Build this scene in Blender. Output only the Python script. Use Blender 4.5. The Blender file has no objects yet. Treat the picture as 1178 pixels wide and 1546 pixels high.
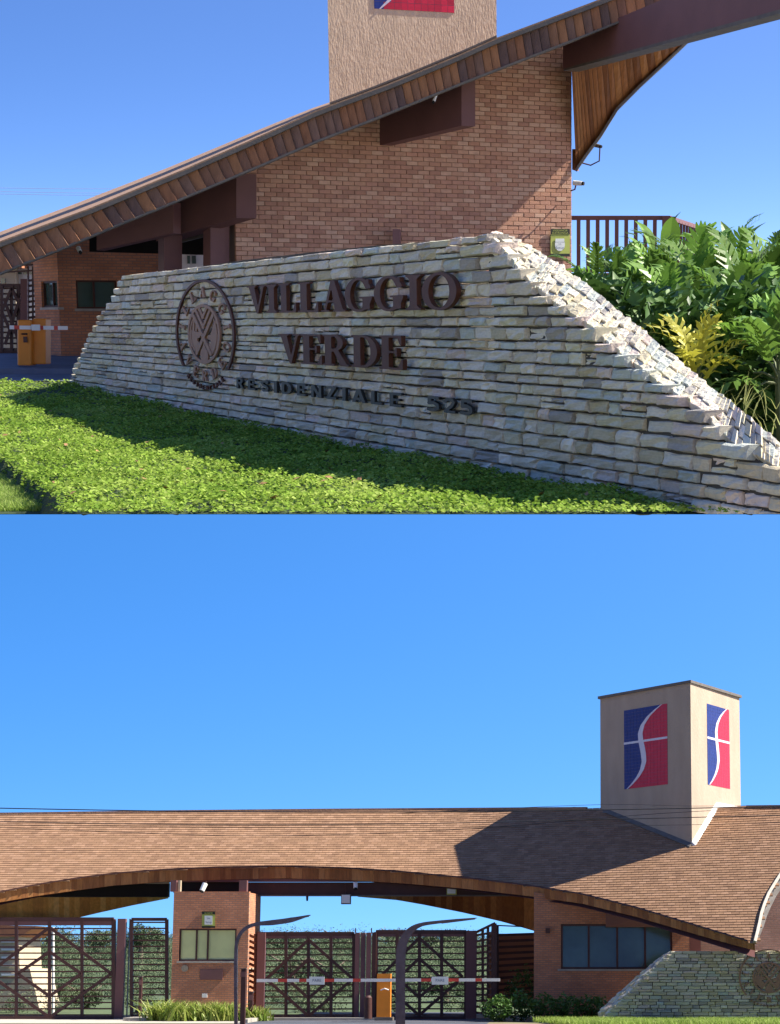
import bpy, bmesh, math, random
import numpy as np
from mathutils import Vector, Matrix
random.seed(7); np.random.seed(7)
R = math.radians
sc = bpy.context.scene
# ---------------------------------------------------------------- camera
F, PX, PY = 3000.0, 850.0, 990.0          # focal length and principal point in photo pixels
HT, HB = 490.0, 1470.0                    # horizon rows of the upper and of the lower view
AT = math.atan((PY-HT)/F); AB = math.atan((HB-PY)/F)
EYE = {'T': Vector((0, 0, 1.6)), 'B': Vector((0, 0, 1.7))}
cam_d = bpy.data.cameras.new('camera'); cam = bpy.data.objects.new('camera', cam_d)
sc.collection.objects.link(cam); sc.camera = cam
cam.location = EYE['T']; cam.rotation_euler = (math.pi/2-AT, 0, 0)
cam_d.sensor_fit = 'VERTICAL'; cam_d.sensor_height = 24.0; cam_d.sensor_width = 24*1178/1546
cam_d.lens = F/1546*24
cam_d.shift_x = -(PX-589)/1546; cam_d.shift_y = (PY-773)/1546
cam_d.clip_start = 0.1; cam_d.clip_end = 5000
# ---------------------------------------------------------------- sun and sky
SUN = Vector((.70, .195, .70)).normalized()          # towards the sun
sd = bpy.data.lights.new('sun', 'SUN'); sd.energy = 3.5; sd.angle = R(.5); sd.color = (1, .93, .82)
so = bpy.data.objects.new('sun', sd); sc.collection.objects.link(so)
so.rotation_euler = SUN.to_track_quat('Z', 'Y').to_euler(); so.location = (60, 10, 60)
w = bpy.data.worlds.new('World'); sc.world = w; w.use_nodes = True
nt = w.node_tree; nt.nodes.clear()
def N(nt, t, **k):
    n = nt.nodes.new(t)
    for a, b in k.items(): setattr(n, a, b)
    return n
def mth(nt, op, a, b=None, c=None, clamp=False):
    n = N(nt, 'ShaderNodeMath', operation=op); n.use_clamp = clamp
    for i, v in enumerate((a, b, c)):
        if v is None: continue
        if isinstance(v, (int, float)): n.inputs[i].default_value = v
        else: nt.links.new(v, n.inputs[i])
    return n.outputs[0]
L = nt.links.new
tc = N(nt, 'ShaderNodeTexCoord'); sx = N(nt, 'ShaderNodeSeparateXYZ'); L(tc.outputs['Generated'], sx.inputs[0])
def sky_branch(vec, k, z0, sat, gain, gamma, tint):
    s = N(nt, 'ShaderNodeSeparateXYZ'); L(vec, s.inputs[0])
    z = mth(nt, 'MAXIMUM', mth(nt, 'MULTIPLY_ADD', s.outputs[2], k, z0), .012)
    c = N(nt, 'ShaderNodeCombineXYZ'); L(s.outputs[0], c.inputs[0]); L(s.outputs[1], c.inputs[1]); L(z, c.inputs[2])
    sk = N(nt, 'ShaderNodeTexSky'); sk.sky_type = 'NISHITA'; sk.sun_disc = False
    sk.sun_elevation = math.asin(SUN.z); sk.sun_rotation = math.atan2(SUN.x, SUN.y)
    sk.air_density = 1.0; sk.dust_density = 1.6; sk.ozone_density = 2.5; sk.altitude = 300
    L(c.outputs[0], sk.inputs[0])
    h = N(nt, 'ShaderNodeHueSaturation'); h.inputs['Saturation'].default_value = sat; h.inputs['Value'].default_value = gain
    L(sk.outputs[0], h.inputs['Color'])
    m = N(nt, 'ShaderNodeMix', data_type='RGBA', blend_type='MULTIPLY'); m.inputs[0].default_value = 1
    m.inputs[7].default_value = (*tint, 1); L(h.outputs[0], m.inputs[6])
    # below the horizon: added warm glow, out of the frame, that fills the shade
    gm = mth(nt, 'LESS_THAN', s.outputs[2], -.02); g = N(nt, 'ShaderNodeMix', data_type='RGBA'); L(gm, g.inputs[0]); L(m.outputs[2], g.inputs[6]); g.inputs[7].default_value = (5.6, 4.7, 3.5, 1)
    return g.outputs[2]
rot = N(nt, 'ShaderNodeVectorRotate', rotation_type='X_AXIS'); rot.inputs['Angle'].default_value = AT+AB
L(tc.outputs['Generated'], rot.inputs['Vector'])
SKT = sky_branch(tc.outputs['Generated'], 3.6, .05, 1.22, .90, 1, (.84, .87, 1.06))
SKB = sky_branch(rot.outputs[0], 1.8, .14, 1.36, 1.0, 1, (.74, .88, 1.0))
CUT = (776-HT)/F*1.0
CUTM = math.tan(math.atan((PY-776)/F)-AT)             # slope of the plane where the upper place ends
mask = mth(nt, 'GREATER_THAN', mth(nt, 'MULTIPLY_ADD', sx.outputs[1], -CUTM, sx.outputs[2]), 0.0)
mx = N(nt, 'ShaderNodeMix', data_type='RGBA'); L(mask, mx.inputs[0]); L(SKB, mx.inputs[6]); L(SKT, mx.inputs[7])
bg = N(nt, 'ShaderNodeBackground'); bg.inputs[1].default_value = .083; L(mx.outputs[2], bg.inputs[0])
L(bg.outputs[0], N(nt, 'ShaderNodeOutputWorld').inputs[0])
sc.view_settings.view_transform = 'Standard'; sc.view_settings.look = 'None'
sc.view_settings.exposure = 1.75; sc.view_settings.gamma = 1; sc.view_settings.use_curve_mapping = False
sc.cycles.max_bounces = 6
# ---------------------------------------------------------------- frames: the upper and the lower place
FR = 'T'
def ray(px, py):
    x, z = (px-PX)/F, (PY-py)/F
    if FR == 'T': a = AT
    else: a = -AB
    return Vector((x, math.cos(a)+z*math.sin(a), -math.sin(a)+z*math.cos(a)))
def at(px, py, D):
    r = ray(px, py); return EYE[FR] + r*(D/r.y)
def onplane(px, py, p0, n):
    r = ray(px, py); e = EYE[FR]; return e + r*((Vector(p0)-e).dot(n)/r.dot(n))
def proj(p):
    d = Vector(p)-EYE[FR]; a = -AT if FR == 'T' else AB
    y = d.y*math.cos(a)-d.z*math.sin(a); z = d.y*math.sin(a)+d.z*math.cos(a)
    # inverse of ray()'s turn
    a = AT if FR == 'T' else -AB
    y = d.y*math.cos(a)-d.z*math.sin(a); z = d.y*math.sin(a)+d.z*math.cos(a)
    return PX+F*d.x/y, PY-F*z/y
MB_ = Matrix.Translation(EYE['T']) @ Matrix.Rotation(-(AT+AB), 4, 'X') @ Matrix.Translation(-EYE['B'])
TOPS = []; ORG = {}
# ---------------------------------------------------------------- mesh builder
class MB:
    def __init__(s): s.v = []; s.f = []; s.c = []; s.t = 0.5
    def face(s, pts):
        b = len(s.v); s.v += [tuple(p) for p in pts]; s.f.append(tuple(range(b, b+len(pts)))); s.c.append(s.t)
    def hexa(s, p):               # p: 4 front corners (ccw seen from front), 4 back corners
        b = len(s.v); s.v += [tuple(q) for q in p]
        for f in ((0,1,2,3),(7,6,5,4),(0,4,5,1),(1,5,6,2),(2,6,7,3),(3,7,4,0)):
            s.f.append(tuple(b+i for i in f)); s.c.append(s.t)
    def box(s, a, b_):
        x0,y0,z0 = a; x1,y1,z1 = b_
        s.hexa([(x0,y0,z0),(x1,y0,z0),(x1,y0,z1),(x0,y0,z1),(x0,y1,z0),(x1,y1,z0),(x1,y1,z1),(x0,y1,z1)])
    def prism(s, poly, off):      # polygon extruded along a vector
        b = len(s.v); n = len(poly); off = Vector(off)
        s.v += [tuple(p) for p in poly]+[tuple(Vector(p)+off) for p in poly]
        s.f.append(tuple(range(b, b+n))); s.f.append(tuple(range(b+2*n-1, b+n-1, -1))); s.c += [s.t]*2
        for i in range(n):
            j = (i+1) % n; s.f.append((b+j, b+i, b+n+i, b+n+j)); s.c.append(s.t)
    def bar(s, p, q, w, d):       # bar of width w across the view and depth d
        p, q = Vector(p), Vector(q); a = (q-p).normalized(); y = Vector((0,1,0))
        if abs(a.y) > .9: y = Vector((1,0,0))
        u = a.cross(y).normalized()*w/2; y = u.cross(a).normalized()*d/2
        s.hexa([p-u-y, p+u-y, q+u-y, q-u-y, p-u+y, p+u+y, q+u+y, q-u+y])
    def tube(s, path, r, n=8, cap=True):
        path = [Vector(p) for p in path]; m = len(path); r = r if isinstance(r, (list, tuple)) else [r]*m
        b = len(s.v); pu = None
        for i, p in enumerate(path):
            a = (path[min(i+1, m-1)]-path[max(i-1, 0)]).normalized()
            ref = pu if pu is not None else (Vector((0,0,1)) if abs(a.z) < .9 else Vector((1,0,0)))
            v = a.cross(ref).normalized(); u = v.cross(a).normalized(); pu = u
            for k in range(n):
                t = 2*math.pi*k/n; s.v.append(tuple(p+u*math.cos(t)*r[i]+v*math.sin(t)*r[i]))
        for i in range(m-1):
            for k in range(n):
                s.f.append((b+i*n+k, b+i*n+(k+1)%n, b+(i+1)*n+(k+1)%n, b+(i+1)*n+k)); s.c.append(s.t)
        if cap:
            s.f.append(tuple(b+k for k in range(n))[::-1]); s.f.append(tuple(b+(m-1)*n+k for k in range(n))); s.c += [s.t]*2
    def mesh(s, name, o=(0,0,0), smooth=False, fix=True):
        me = bpy.data.meshes.new(name); o = Vector(o)
        me.from_pydata([tuple(Vector(p)-o) for p in s.v], [], s.f)
        a = me.attributes.new('tint', 'FLOAT', 'FACE'); a.data.foreach_set('value', s.c)
        me.update()
        if fix:
            bm = bmesh.new(); bm.from_mesh(me); bmesh.ops.recalc_face_normals(bm, faces=bm.faces); bm.to_mesh(me); bm.free()
        if smooth: me.shade_smooth()
        return me
def props(o, label=None, cat=None, group=None, kind=None):
    if label: o['label'] = label
    if cat: o['category'] = cat
    if group: o['group'] = group
    if kind: o['kind'] = kind
def empty(name, loc, label, cat, group=None):
    o = bpy.data.objects.new(name, None); sc.collection.objects.link(o); o.empty_display_size = .2
    o.location = loc; ORG[o] = Vector(loc); TOPS.append((o, FR)); props(o, label, cat, group); return o
def make(name, mb, mat, parent=None, label=None, cat=None, group=None, kind=None, smooth=False, fix=True):
    """links a builder's or a mesh's shape as one object; shapes are in the coordinates of their place"""
    if isinstance(mb, MB):
        if parent is None and mb.v:
            A = np.array(mb.v); o0 = Vector(((A[:,0].min()+A[:,0].max())/2, (A[:,1].min()+A[:,1].max())/2, A[:,2].min()))
        else: o0 = Vector((0,0,0))
        me = mb.mesh(name, o0, smooth, fix)
    else: me = mb; o0 = Vector((0,0,0))
    if not me.materials: me.materials.append(mat)
    o = bpy.data.objects.new(name, me); sc.collection.objects.link(o); ORG[o] = o0
    if parent is None: o.location = o0; TOPS.append((o, FR))
    else: o.parent = parent; o.location = o0-ORG[parent]
    props(o, label, cat, group, kind); return o
def inst(name, me, parent, loc, rot=(0,0,0), scale=(1,1,1)):
    o = bpy.data.objects.new(name, me); sc.collection.objects.link(o); o.parent = parent
    o.location = Vector(loc)-ORG[parent]; o.rotation_euler = rot; o.scale = scale; return o
# ---------------------------------------------------------------- materials
def mat(name, col, rough=.7, var=.15, vs=2.0, bump=.15, bs=30, rnd=0.0, attr=0.0, metal=0.0, spec=.4, ramp=None, stretch=(1,1,1), trans=0):
    m = bpy.data.materials.new(name); m.use_nodes = True; nt = m.node_tree; L = nt.links.new
    b = nt.nodes['Principled BSDF']; b.inputs['Roughness'].default_value = rough; b.inputs['Metallic'].default_value = metal
    b.inputs['Specular IOR Level'].default_value = spec
    tc = N(nt, 'ShaderNodeTexCoord'); mp = N(nt, 'ShaderNodeMapping'); mp.inputs['Scale'].default_value = stretch
    L(tc.outputs['Object'], mp.inputs[0])
    n1 = N(nt, 'ShaderNodeTexNoise'); n1.inputs['Scale'].default_value = vs; n1.inputs['Detail'].default_value = 5; L(mp.outputs[0], n1.inputs[0])
    if ramp:
        r = N(nt, 'ShaderNodeValToRGB'); e = r.color_ramp.elements
        while len(e) < len(ramp): e.new(.5)
        for i, c in enumerate(ramp): e[i].position = i/(len(ramp)-1); e[i].color = (*c, 1)
        if len(ramp) > 4: r.color_ramp.interpolation = 'CONSTANT'
        if attr: a = N(nt, 'ShaderNodeAttribute', attribute_name='tint'); L(a.outputs['Fac'], r.inputs[0])
        elif rnd: a = N(nt, 'ShaderNodeObjectInfo'); L(a.outputs['Random'], r.inputs[0])
        else: L(n1.outputs[0], r.inputs[0])
        base = r.outputs[0]; k0 = None
    else:
        rg = N(nt, 'ShaderNodeRGB'); rg.outputs[0].default_value = (*col, 1); base = rg.outputs[0]
        if rnd: a = N(nt, 'ShaderNodeObjectInfo'); k0 = mth(nt, 'MULTIPLY_ADD', a.outputs['Random'], 2*rnd, 1-rnd)
        elif attr: a = N(nt, 'ShaderNodeAttribute', attribute_name='tint'); k0 = mth(nt, 'MULTIPLY_ADD', a.outputs['Fac'], 2*attr, 1-attr)
        else: k0 = None
    k = mth(nt, 'MULTIPLY_ADD', n1.outputs[0], 4*var, 1-2*var)
    if k0: k = mth(nt, 'MULTIPLY', k, k0)
    vm = N(nt, 'ShaderNodeVectorMath', operation='SCALE'); L(base, vm.inputs[0]); L(k, vm.inputs['Scale']); L(vm.outputs[0], b.inputs['Base Color'])
    if bump:
        n2 = N(nt, 'ShaderNodeTexNoise'); n2.inputs['Scale'].default_value = bs; n2.inputs['Detail'].default_value = 4; L(mp.outputs[0], n2.inputs[0])
        bp = N(nt, 'ShaderNodeBump'); bp.inputs['Strength'].default_value = bump; bp.inputs['Distance'].default_value = .05
        L(n2.outputs[0], bp.inputs['Height']); L(bp.outputs[0], b.inputs['Normal'])
    if trans:
        tr = N(nt, 'ShaderNodeBsdfTranslucent'); L(vm.outputs[0], tr.inputs[0])
        ms = N(nt, 'ShaderNodeMixShader'); ms.inputs[0].default_value = trans; out = nt.nodes['Material Output']
        L(b.outputs[0], ms.inputs[1]); L(tr.outputs[0], ms.inputs[2]); L(ms.outputs[0], out.inputs[0])
    return m
def brick_mat(name, axis, bw, bh, c1, c2, mortar, mw=.012, bump=.6):
    m = bpy.data.materials.new(name); m.use_nodes = True; nt = m.node_tree; L = nt.links.new
    b = nt.nodes['Principled BSDF']; b.inputs['Roughness'].default_value = .85; b.inputs['Specular IOR Level'].default_value = .2
    tc = N(nt, 'ShaderNodeTexCoord'); s = N(nt, 'ShaderNodeSeparateXYZ'); c = N(nt, 'ShaderNodeCombineXYZ'); L(tc.outputs['Object'], s.inputs[0])
    L(s.outputs[axis], c.inputs[0]); L(s.outputs[2], c.inputs[1])
    t = N(nt, 'ShaderNodeTexBrick'); L(c.outputs[0], t.inputs[0]); t.inputs['Scale'].default_value = 1
    t.inputs['Color1'].default_value = (*c1, 1); t.inputs['Color2'].default_value = (*c2, 1); t.inputs['Mortar'].default_value = (*mortar, 1)
    t.inputs['Mortar Size'].default_value = mw; t.inputs['Brick Width'].default_value = bw; t.inputs['Row Height'].default_value = bh
    n = N(nt, 'ShaderNodeTexNoise'); n.inputs['Scale'].default_value = 1.3; n.inputs['Detail'].default_value = 6; L(tc.outputs['Object'], n.inputs[0])
    vm = N(nt, 'ShaderNodeVectorMath', operation='SCALE'); L(t.outputs[0], vm.inputs[0]); L(mth(nt, 'MULTIPLY_ADD', n.outputs[0], .7, .65), vm.inputs['Scale'])
    L(vm.outputs[0], b.inputs['Base Color'])
    bp = N(nt, 'ShaderNodeBump'); bp.inputs['Strength'].default_value = bump; bp.inputs['Distance'].default_value = .02; bp.invert = True
    L(t.outputs['Fac'], bp.inputs['Height']); L(bp.outputs[0], b.inputs['Normal'])
    return m
STONE = [(.68,.59,.43),(.73,.66,.50),(.64,.58,.44),(.67,.55,.45),(.76,.69,.55),(.58,.50,.33),(.65,.60,.48),(.42,.38,.32),(.66,.61,.43),(.55,.57,.48),(.53,.46,.41)]
M = dict(
 stone=mat('quartzite', None, .8, .16, 6, .5, 25, rnd=1, ramp=STONE, spec=.08),
 stone_j=mat('quartzite_joined', None, .8, .16, 6, .5, 25, attr=1, ramp=STONE, spec=.08),
 core=mat('stone_joint', (.07,.06,.045), .95),
 brick=mat('brick', None, .85, .12, 8, .2, 60, rnd=1, spec=.15, ramp=[(.51,.28,.19),(.55,.32,.22),(.44,.24,.17),(.61,.39,.28),(.51,.28,.20),(.57,.34,.24),(.47,.27,.20)]),
 brick_j=mat('brick_joined', None, .85, .12, 8, .2, 60, attr=1, spec=.15, ramp=[(.51,.28,.19),(.55,.32,.22),(.44,.24,.17),(.61,.39,.28),(.51,.28,.20),(.57,.34,.24),(.47,.27,.20)]),
 mortar=mat('mortar', (.32,.21,.15), .95),
 letter=mat('bronze_letters', (.10,.036,.02), .6, .2, 6, .1, 60, metal=.0, spec=.25),
 letter_light=mat('bronze_emblem', (.34,.19,.12), .6, .15, 8, .1, 60, spec=.25),
 letter_dark=mat('dark_letters', (.012,.011,.010), .5, .2, 8, .05, 60),
 shingle=mat('fascia_shingle', None, .75, .22, 3, .35, 14, rnd=1, spec=.2, stretch=(3,3,1), ramp=[(.22,.115,.075),(.28,.145,.085),(.15,.095,.08),(.35,.17,.085),(.22,.13,.095),(.30,.14,.075),(.17,.105,.085)]),
 roofdeck=mat('roof_tiles_plain', (.34,.21,.13), .85, .2, 5, .4, 20),
 trim=mat('weathered_trim', (.13,.115,.10), .7, .2, 4),
 wood=mat('soffit_wood', None, .6, .25, 3, .2, 12, rnd=1, spec=.3, stretch=(4,4,.5), ramp=[(.26,.10,.03),(.36,.15,.045),(.30,.12,.04),(.42,.19,.065),(.22,.09,.035)]),
 beam=mat('brown_painted_steel', (.17,.078,.074), .6, .12, 1.5, .05, 20),
 steel=mat('dark_brown_steel', (.07,.028,.022), .5, .15, 3, .05, 20),
 slat=mat('slat_steel', (.10,.038,.026), .5, .15, 3, .05, 20),
 stucco=mat('stucco_scratched', (.60,.47,.34), .95, .12, 4, 1.0, 16, stretch=(1.6,1.6,.45), spec=.1),
 white=mat('white_metal', (.75,.75,.72), .5, .05, 3),
 dark=mat('black_parts_and_shade', (.012,.011,.011), .9, .1, 3, 0),  # near-black for small parts, also stands in for shade in recesses
 orange=mat('orange_paint', (.72,.24,.02), .45, .08, 3, .03, 30),
 red=mat('red_band', (.55,.06,.04), .5, .05, 3),
 blue_tile=mat('blue_tile', (.008,.032,.22), .6, .15, 4, .05, rnd=.25),
 red_tile=mat('red_tile', (.56,.014,.055), .6, .12, 4, .05, rnd=.2),
 grout=mat('grout', (.16,.13,.19), .8, .1, 4),
 swoosh=mat('white_tile', (.62,.60,.68), .4, .05, 4),
 asphalt=mat('asphalt', (.075,.08,.10), .9, .2, 1.2, .3, 60),
 paving=mat('paving_blocks', (.13,.15,.20), .85, .2, 1.5, .3, 30),
 kerb=mat('kerb_concrete', (.38,.35,.30), .9, .15, 4, .2, 30),
 soil=mat('soil', (.05,.035,.022), .95, .3, 3, .5, 10),
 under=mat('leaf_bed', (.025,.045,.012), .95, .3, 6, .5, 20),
 cover=mat('cover_leaves', None, .75, .12, 1.2, 0, attr=1, trans=.35, spec=.08, ramp=[(.14,.25,.03),(.25,.38,.05),(.38,.48,.11)]),
 grass=mat('grass_blades', None, .6, .15, 1.0, 0, attr=1, trans=.3, spec=.2, ramp=[(.18,.29,.04),(.29,.42,.07),(.42,.48,.16)]),
 leaf=mat('philodendron_leaf', (.15,.27,.045), .42, .2, 1.2, .1, 14, rnd=.5, trans=.28, spec=.3),
 leaf_y=mat('yellowing_leaf', (.46,.44,.05), .5, .2, 3, .1, 14, rnd=.2, trans=.3),
 stem=mat('plant_stem', (.10,.12,.045), .6, .2, 6, .2, 30),
 glass=mat('window_glass', (.05,.10,.09), .10, .45, .8, 0, spec=.8, rnd=.5),  # uneven reflections painted in as noise and per-pane tone
 glass_g=mat('blind_and_reflection_glass', (.66,.70,.30), .3, .12, 1.5, 0, spec=.6),  # blinds and the mirrored lawn painted as one pale green
 cream=mat('cream_render', (.46,.38,.26), .9, .1, 1.5, .15, 20),
 terracotta=mat('terracotta_render', (.36,.15,.075), .9, .12, 1.5, .2, 20),
 sign_y=mat('yellow_green_sign', (.42,.47,.10), .5, .05, 3, 0),
 sign_k=mat('black_sign_band', (.02,.025,.015), .5, .05, 3, 0),
 sign_w=mat('white_sign_badge', (.70,.74,.72), .5, .05, 3, 0),
 ink=mat('blue_ink', (.06,.10,.22), .5, .05, 3, 0),
 cable=mat('black_cable', (.015,.016,.02), .6, 0, 3, 0),
 tile=mat('roof_tile', None, .85, .14, 3, .15, 30, attr=1, spec=.15, ramp=[(.27,.160,.094),(.30,.176,.104),(.245,.143,.086),(.28,.165,.098),(.325,.195,.12),(.26,.152,.09)]),
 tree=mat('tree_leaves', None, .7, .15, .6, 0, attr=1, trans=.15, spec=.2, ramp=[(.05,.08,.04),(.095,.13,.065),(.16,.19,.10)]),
 trunk=mat('bark', (.16,.12,.09), .9, .2, 3, .4, 10),
 shrub=mat('dark_shrub_leaves', None, .5, .15, 1.2, 0, attr=1, trans=.15, spec=.3, ramp=[(.03,.08,.015),(.07,.15,.03),(.13,.24,.05)]),
 strap=mat('strap_leaves', None, .5, .15, 1.5, 0, attr=1, trans=.3, spec=.3, ramp=[(.14,.22,.03),(.26,.34,.06),(.44,.46,.14)]),
 hillg=mat('hillside', (.07,.10,.04), .95, .3, .2, .3, 2),
 corten=mat('brown_metal_arm', (.22,.15,.13), .25, .25, 6, .12, 20, metal=.7),
)
M['brickB'] = brick_mat('small_brick', 0, .21, .078, (.62,.27,.14), (.48,.20,.11), (.34,.20,.14))
M['brickS'] = brick_mat('small_brick_side', 1, .21, .078, (.62,.27,.14), (.48,.20,.11), (.34,.20,.14))
M['brickP'] = brick_mat('pale_brick', 0, .25, .09, (.52,.31,.24), (.44,.25,.19), (.36,.25,.20))
# ---------------------------------------------------------------- glyphs: shapes drawn as signed fields and cut into faces
def poly(*p):
    def f(X, Y):
        d = np.full(X.shape, -9.); n = len(p)
        A = sum(p[i][0]*p[(i+1)%n][1]-p[(i+1)%n][0]*p[i][1] for i in range(n)); sg = 1 if A > 0 else -1
        for i in range(n):
            (x0,y0),(x1,y1) = p[i], p[(i+1)%n]; l = math.hypot(x1-x0, y1-y0)
            d = np.maximum(d, sg*((X-x0)*(y1-y0)-(Y-y0)*(x1-x0))/l)
        return d
    return f
def rect(x0, y0, x1, y1): return poly((x0,y0),(x1,y0),(x1,y1),(x0,y1))
def ell(cx, cy, a, b): return lambda X, Y: (np.sqrt(((X-cx)/a)**2+((Y-cy)/b)**2)-1)*min(a, b)
def uni(*fs): return lambda X, Y: np.minimum.reduce([f(X, Y) for f in fs])
def sub(f, *gs): return lambda X, Y: np.maximum.reduce([f(X, Y)]+[-g(X, Y) for g in gs])
def inter(*fs): return lambda X, Y: np.maximum.reduce([f(X, Y) for f in fs])
def ring(cx, cy, a, b, ta, tb): return sub(ell(cx, cy, a, b), ell(cx, cy, a-ta, b-tb))
def stroke(pts, w):
    ws = w if isinstance(w, (list, tuple)) else [w]*len(pts)
    def f(X, Y):
        d = np.full(X.shape, 9.)
        for i in range(len(pts)-1):
            (x0,y0),(x1,y1) = pts[i], pts[i+1]; dx, dy = x1-x0, y1-y0
            t = np.clip(((X-x0)*dx+(Y-y0)*dy)/(dx*dx+dy*dy+1e-9), 0, 1)
            d = np.minimum(d, np.hypot(X-x0-t*dx, Y-y0-t*dy)-(ws[i]*(1-t)+ws[i+1]*t)/2)
        return d
    return f
_s = .055
GL = {
 'I': uni(rect(.27,0,.73,1), rect(.02,0,.98,_s), rect(.02,1-_s,.98,1), poly((.1,_s),(.9,_s),(.73,.13),(.27,.13)), poly((.1,1-_s),(.9,1-_s),(.73,.87),(.27,.87))),
 'L': uni(rect(.14,0,.46,1), rect(0,1-_s,.62,1), rect(0,0,.97,.06), poly((.84,0),(1,0),(1,.34),(.95,.34),(.84,.1))),
 'V': uni(poly((.10,1),(.40,1),(.63,.12),(.52,-.02)), poly((.52,-.02),(.60,-.02),(.93,1),(.83,1)), rect(0,1-_s,.50,1), rect(.68,1-_s,1,1)),
 'A': uni(poly((.40,1.0),(.56,1.0),(.92,0),(.58,0)), poly((.42,1),(.50,.96),(.20,0),(.12,0)), rect(.24,.30,.70,.36), rect(0,0,.34,_s), rect(.50,0,1,_s)),
 'O': ring(.5,.5,.5,.52,.20,.07),
 'G': uni(sub(ring(.5,.5,.5,.52,.21,.07), poly((.60,.40),(1.2,.40),(1.2,.68),(.60,.68))), rect(.66,.05,.92,.42), rect(.54,.38,1.0,.44), poly((.80,.97),(.88,.97),(.90,.66),(.86,.66))),
 'E': uni(rect(.12,0,.42,1), rect(0,0,.95,.06), rect(0,.94,.90,1), rect(.4,.485,.74,.54), poly((.82,0),(1,0),(1,.32),(.95,.32),(.82,.1)), poly((.80,1),(.95,1),(.95,.70),(.90,.70),(.80,.9)), rect(.68,.38,.76,.64)),
 'R': uni(rect(.10,0,.36,1), rect(0,0,.48,_s), rect(0,1-_s,.5,1), inter(ring(.44,.74,.38,.27,.21,.07), rect(.30,.4,1,1.1)), rect(.3,.46,.5,.52), poly((.44,.50),(.62,.52),(1.0,0),(.72,0)), rect(.7,0,1.04,_s)),
 'D': uni(rect(.10,0,.36,1), rect(0,0,.5,_s), rect(0,1-_s,.5,1), inter(ring(.42,.5,.56,.5,.24,.065), rect(.34,-.1,1,1.1))),
 'N': uni(rect(.06,0,.24,1), rect(.76,0,.94,1), poly((.06,1),(.3,1),(.94,0),(.70,0))),
 'S': stroke([(.85,.82),(.62,.94),(.3,.90),(.16,.74),(.3,.58),(.68,.44),(.84,.26),(.68,.09),(.36,.06),(.12,.20)], .17),
 'Z': uni(rect(.08,.84,.92,1), rect(.08,0,.92,.16), poly((.68,.9),(.92,.9),(.32,.1),(.08,.1))),
}
SANS = {
 'R': uni(rect(.08,0,.32,1), inter(ring(.45,.72,.45,.28,.24,.16), rect(.3,.4,1,1)), rect(.2,.84,.5,1), rect(.2,.44,.5,.6), poly((.4,.5),(.66,.5),(1,0),(.72,0))),
 'E': uni(rect(.08,0,.34,1), rect(.1,0,.92,.17), rect(.1,.83,.92,1), rect(.1,.42,.8,.58)),
 'S': stroke([(.82,.80),(.6,.90),(.3,.88),(.18,.72),(.32,.56),(.68,.44),(.82,.28),(.68,.11),(.36,.09),(.16,.22)], .21),
 'I': rect(.1,0,.9,1),
 'D': uni(rect(.08,0,.32,1), inter(ring(.38,.5,.56,.5,.26,.17), rect(.3,0,1,1)), rect(.2,0,.4,.17), rect(.2,.83,.4,1)),
 'N': uni(rect(.06,0,.28,1), rect(.72,0,.94,1), poly((.06,1),(.32,1),(.94,0),(.68,0))),
 'Z': uni(rect(.06,.82,.94,1), rect(.06,0,.94,.18), poly((.62,.9),(.94,.9),(.38,.1),(.06,.1))),
 'A': sub(uni(poly((.36,1),(.64,1),(1,0),(.74,0)), poly((.36,1),(.64,1),(.26,0),(0,0)), rect(.25,.18,.75,.36)), poly((.3,-.1),(.7,-.1),(.66,.18),(.34,.18))),
 'L': uni(rect(.08,0,.36,1), rect(.1,0,.92,.18)),
 '5': uni(rect(.14,.82,.88,1), rect(.14,.45,.36,1), sub(stroke([(.22,.54),(.5,.60),(.78,.46),(.80,.24),(.55,.09),(.16,.12)], .21), rect(-1,-1,-.5,-.5))),
 '2': uni(stroke([(.16,.76),(.34,.90),(.66,.90),(.80,.72),(.66,.48),(.2,.12)], .21), rect(.08,0,.92,.17)),
}
for _c in ('V', 'G', 'O', 'T', 'U', 'P'):
    if _c in GL: SANS[_c] = GL[_c]
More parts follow.
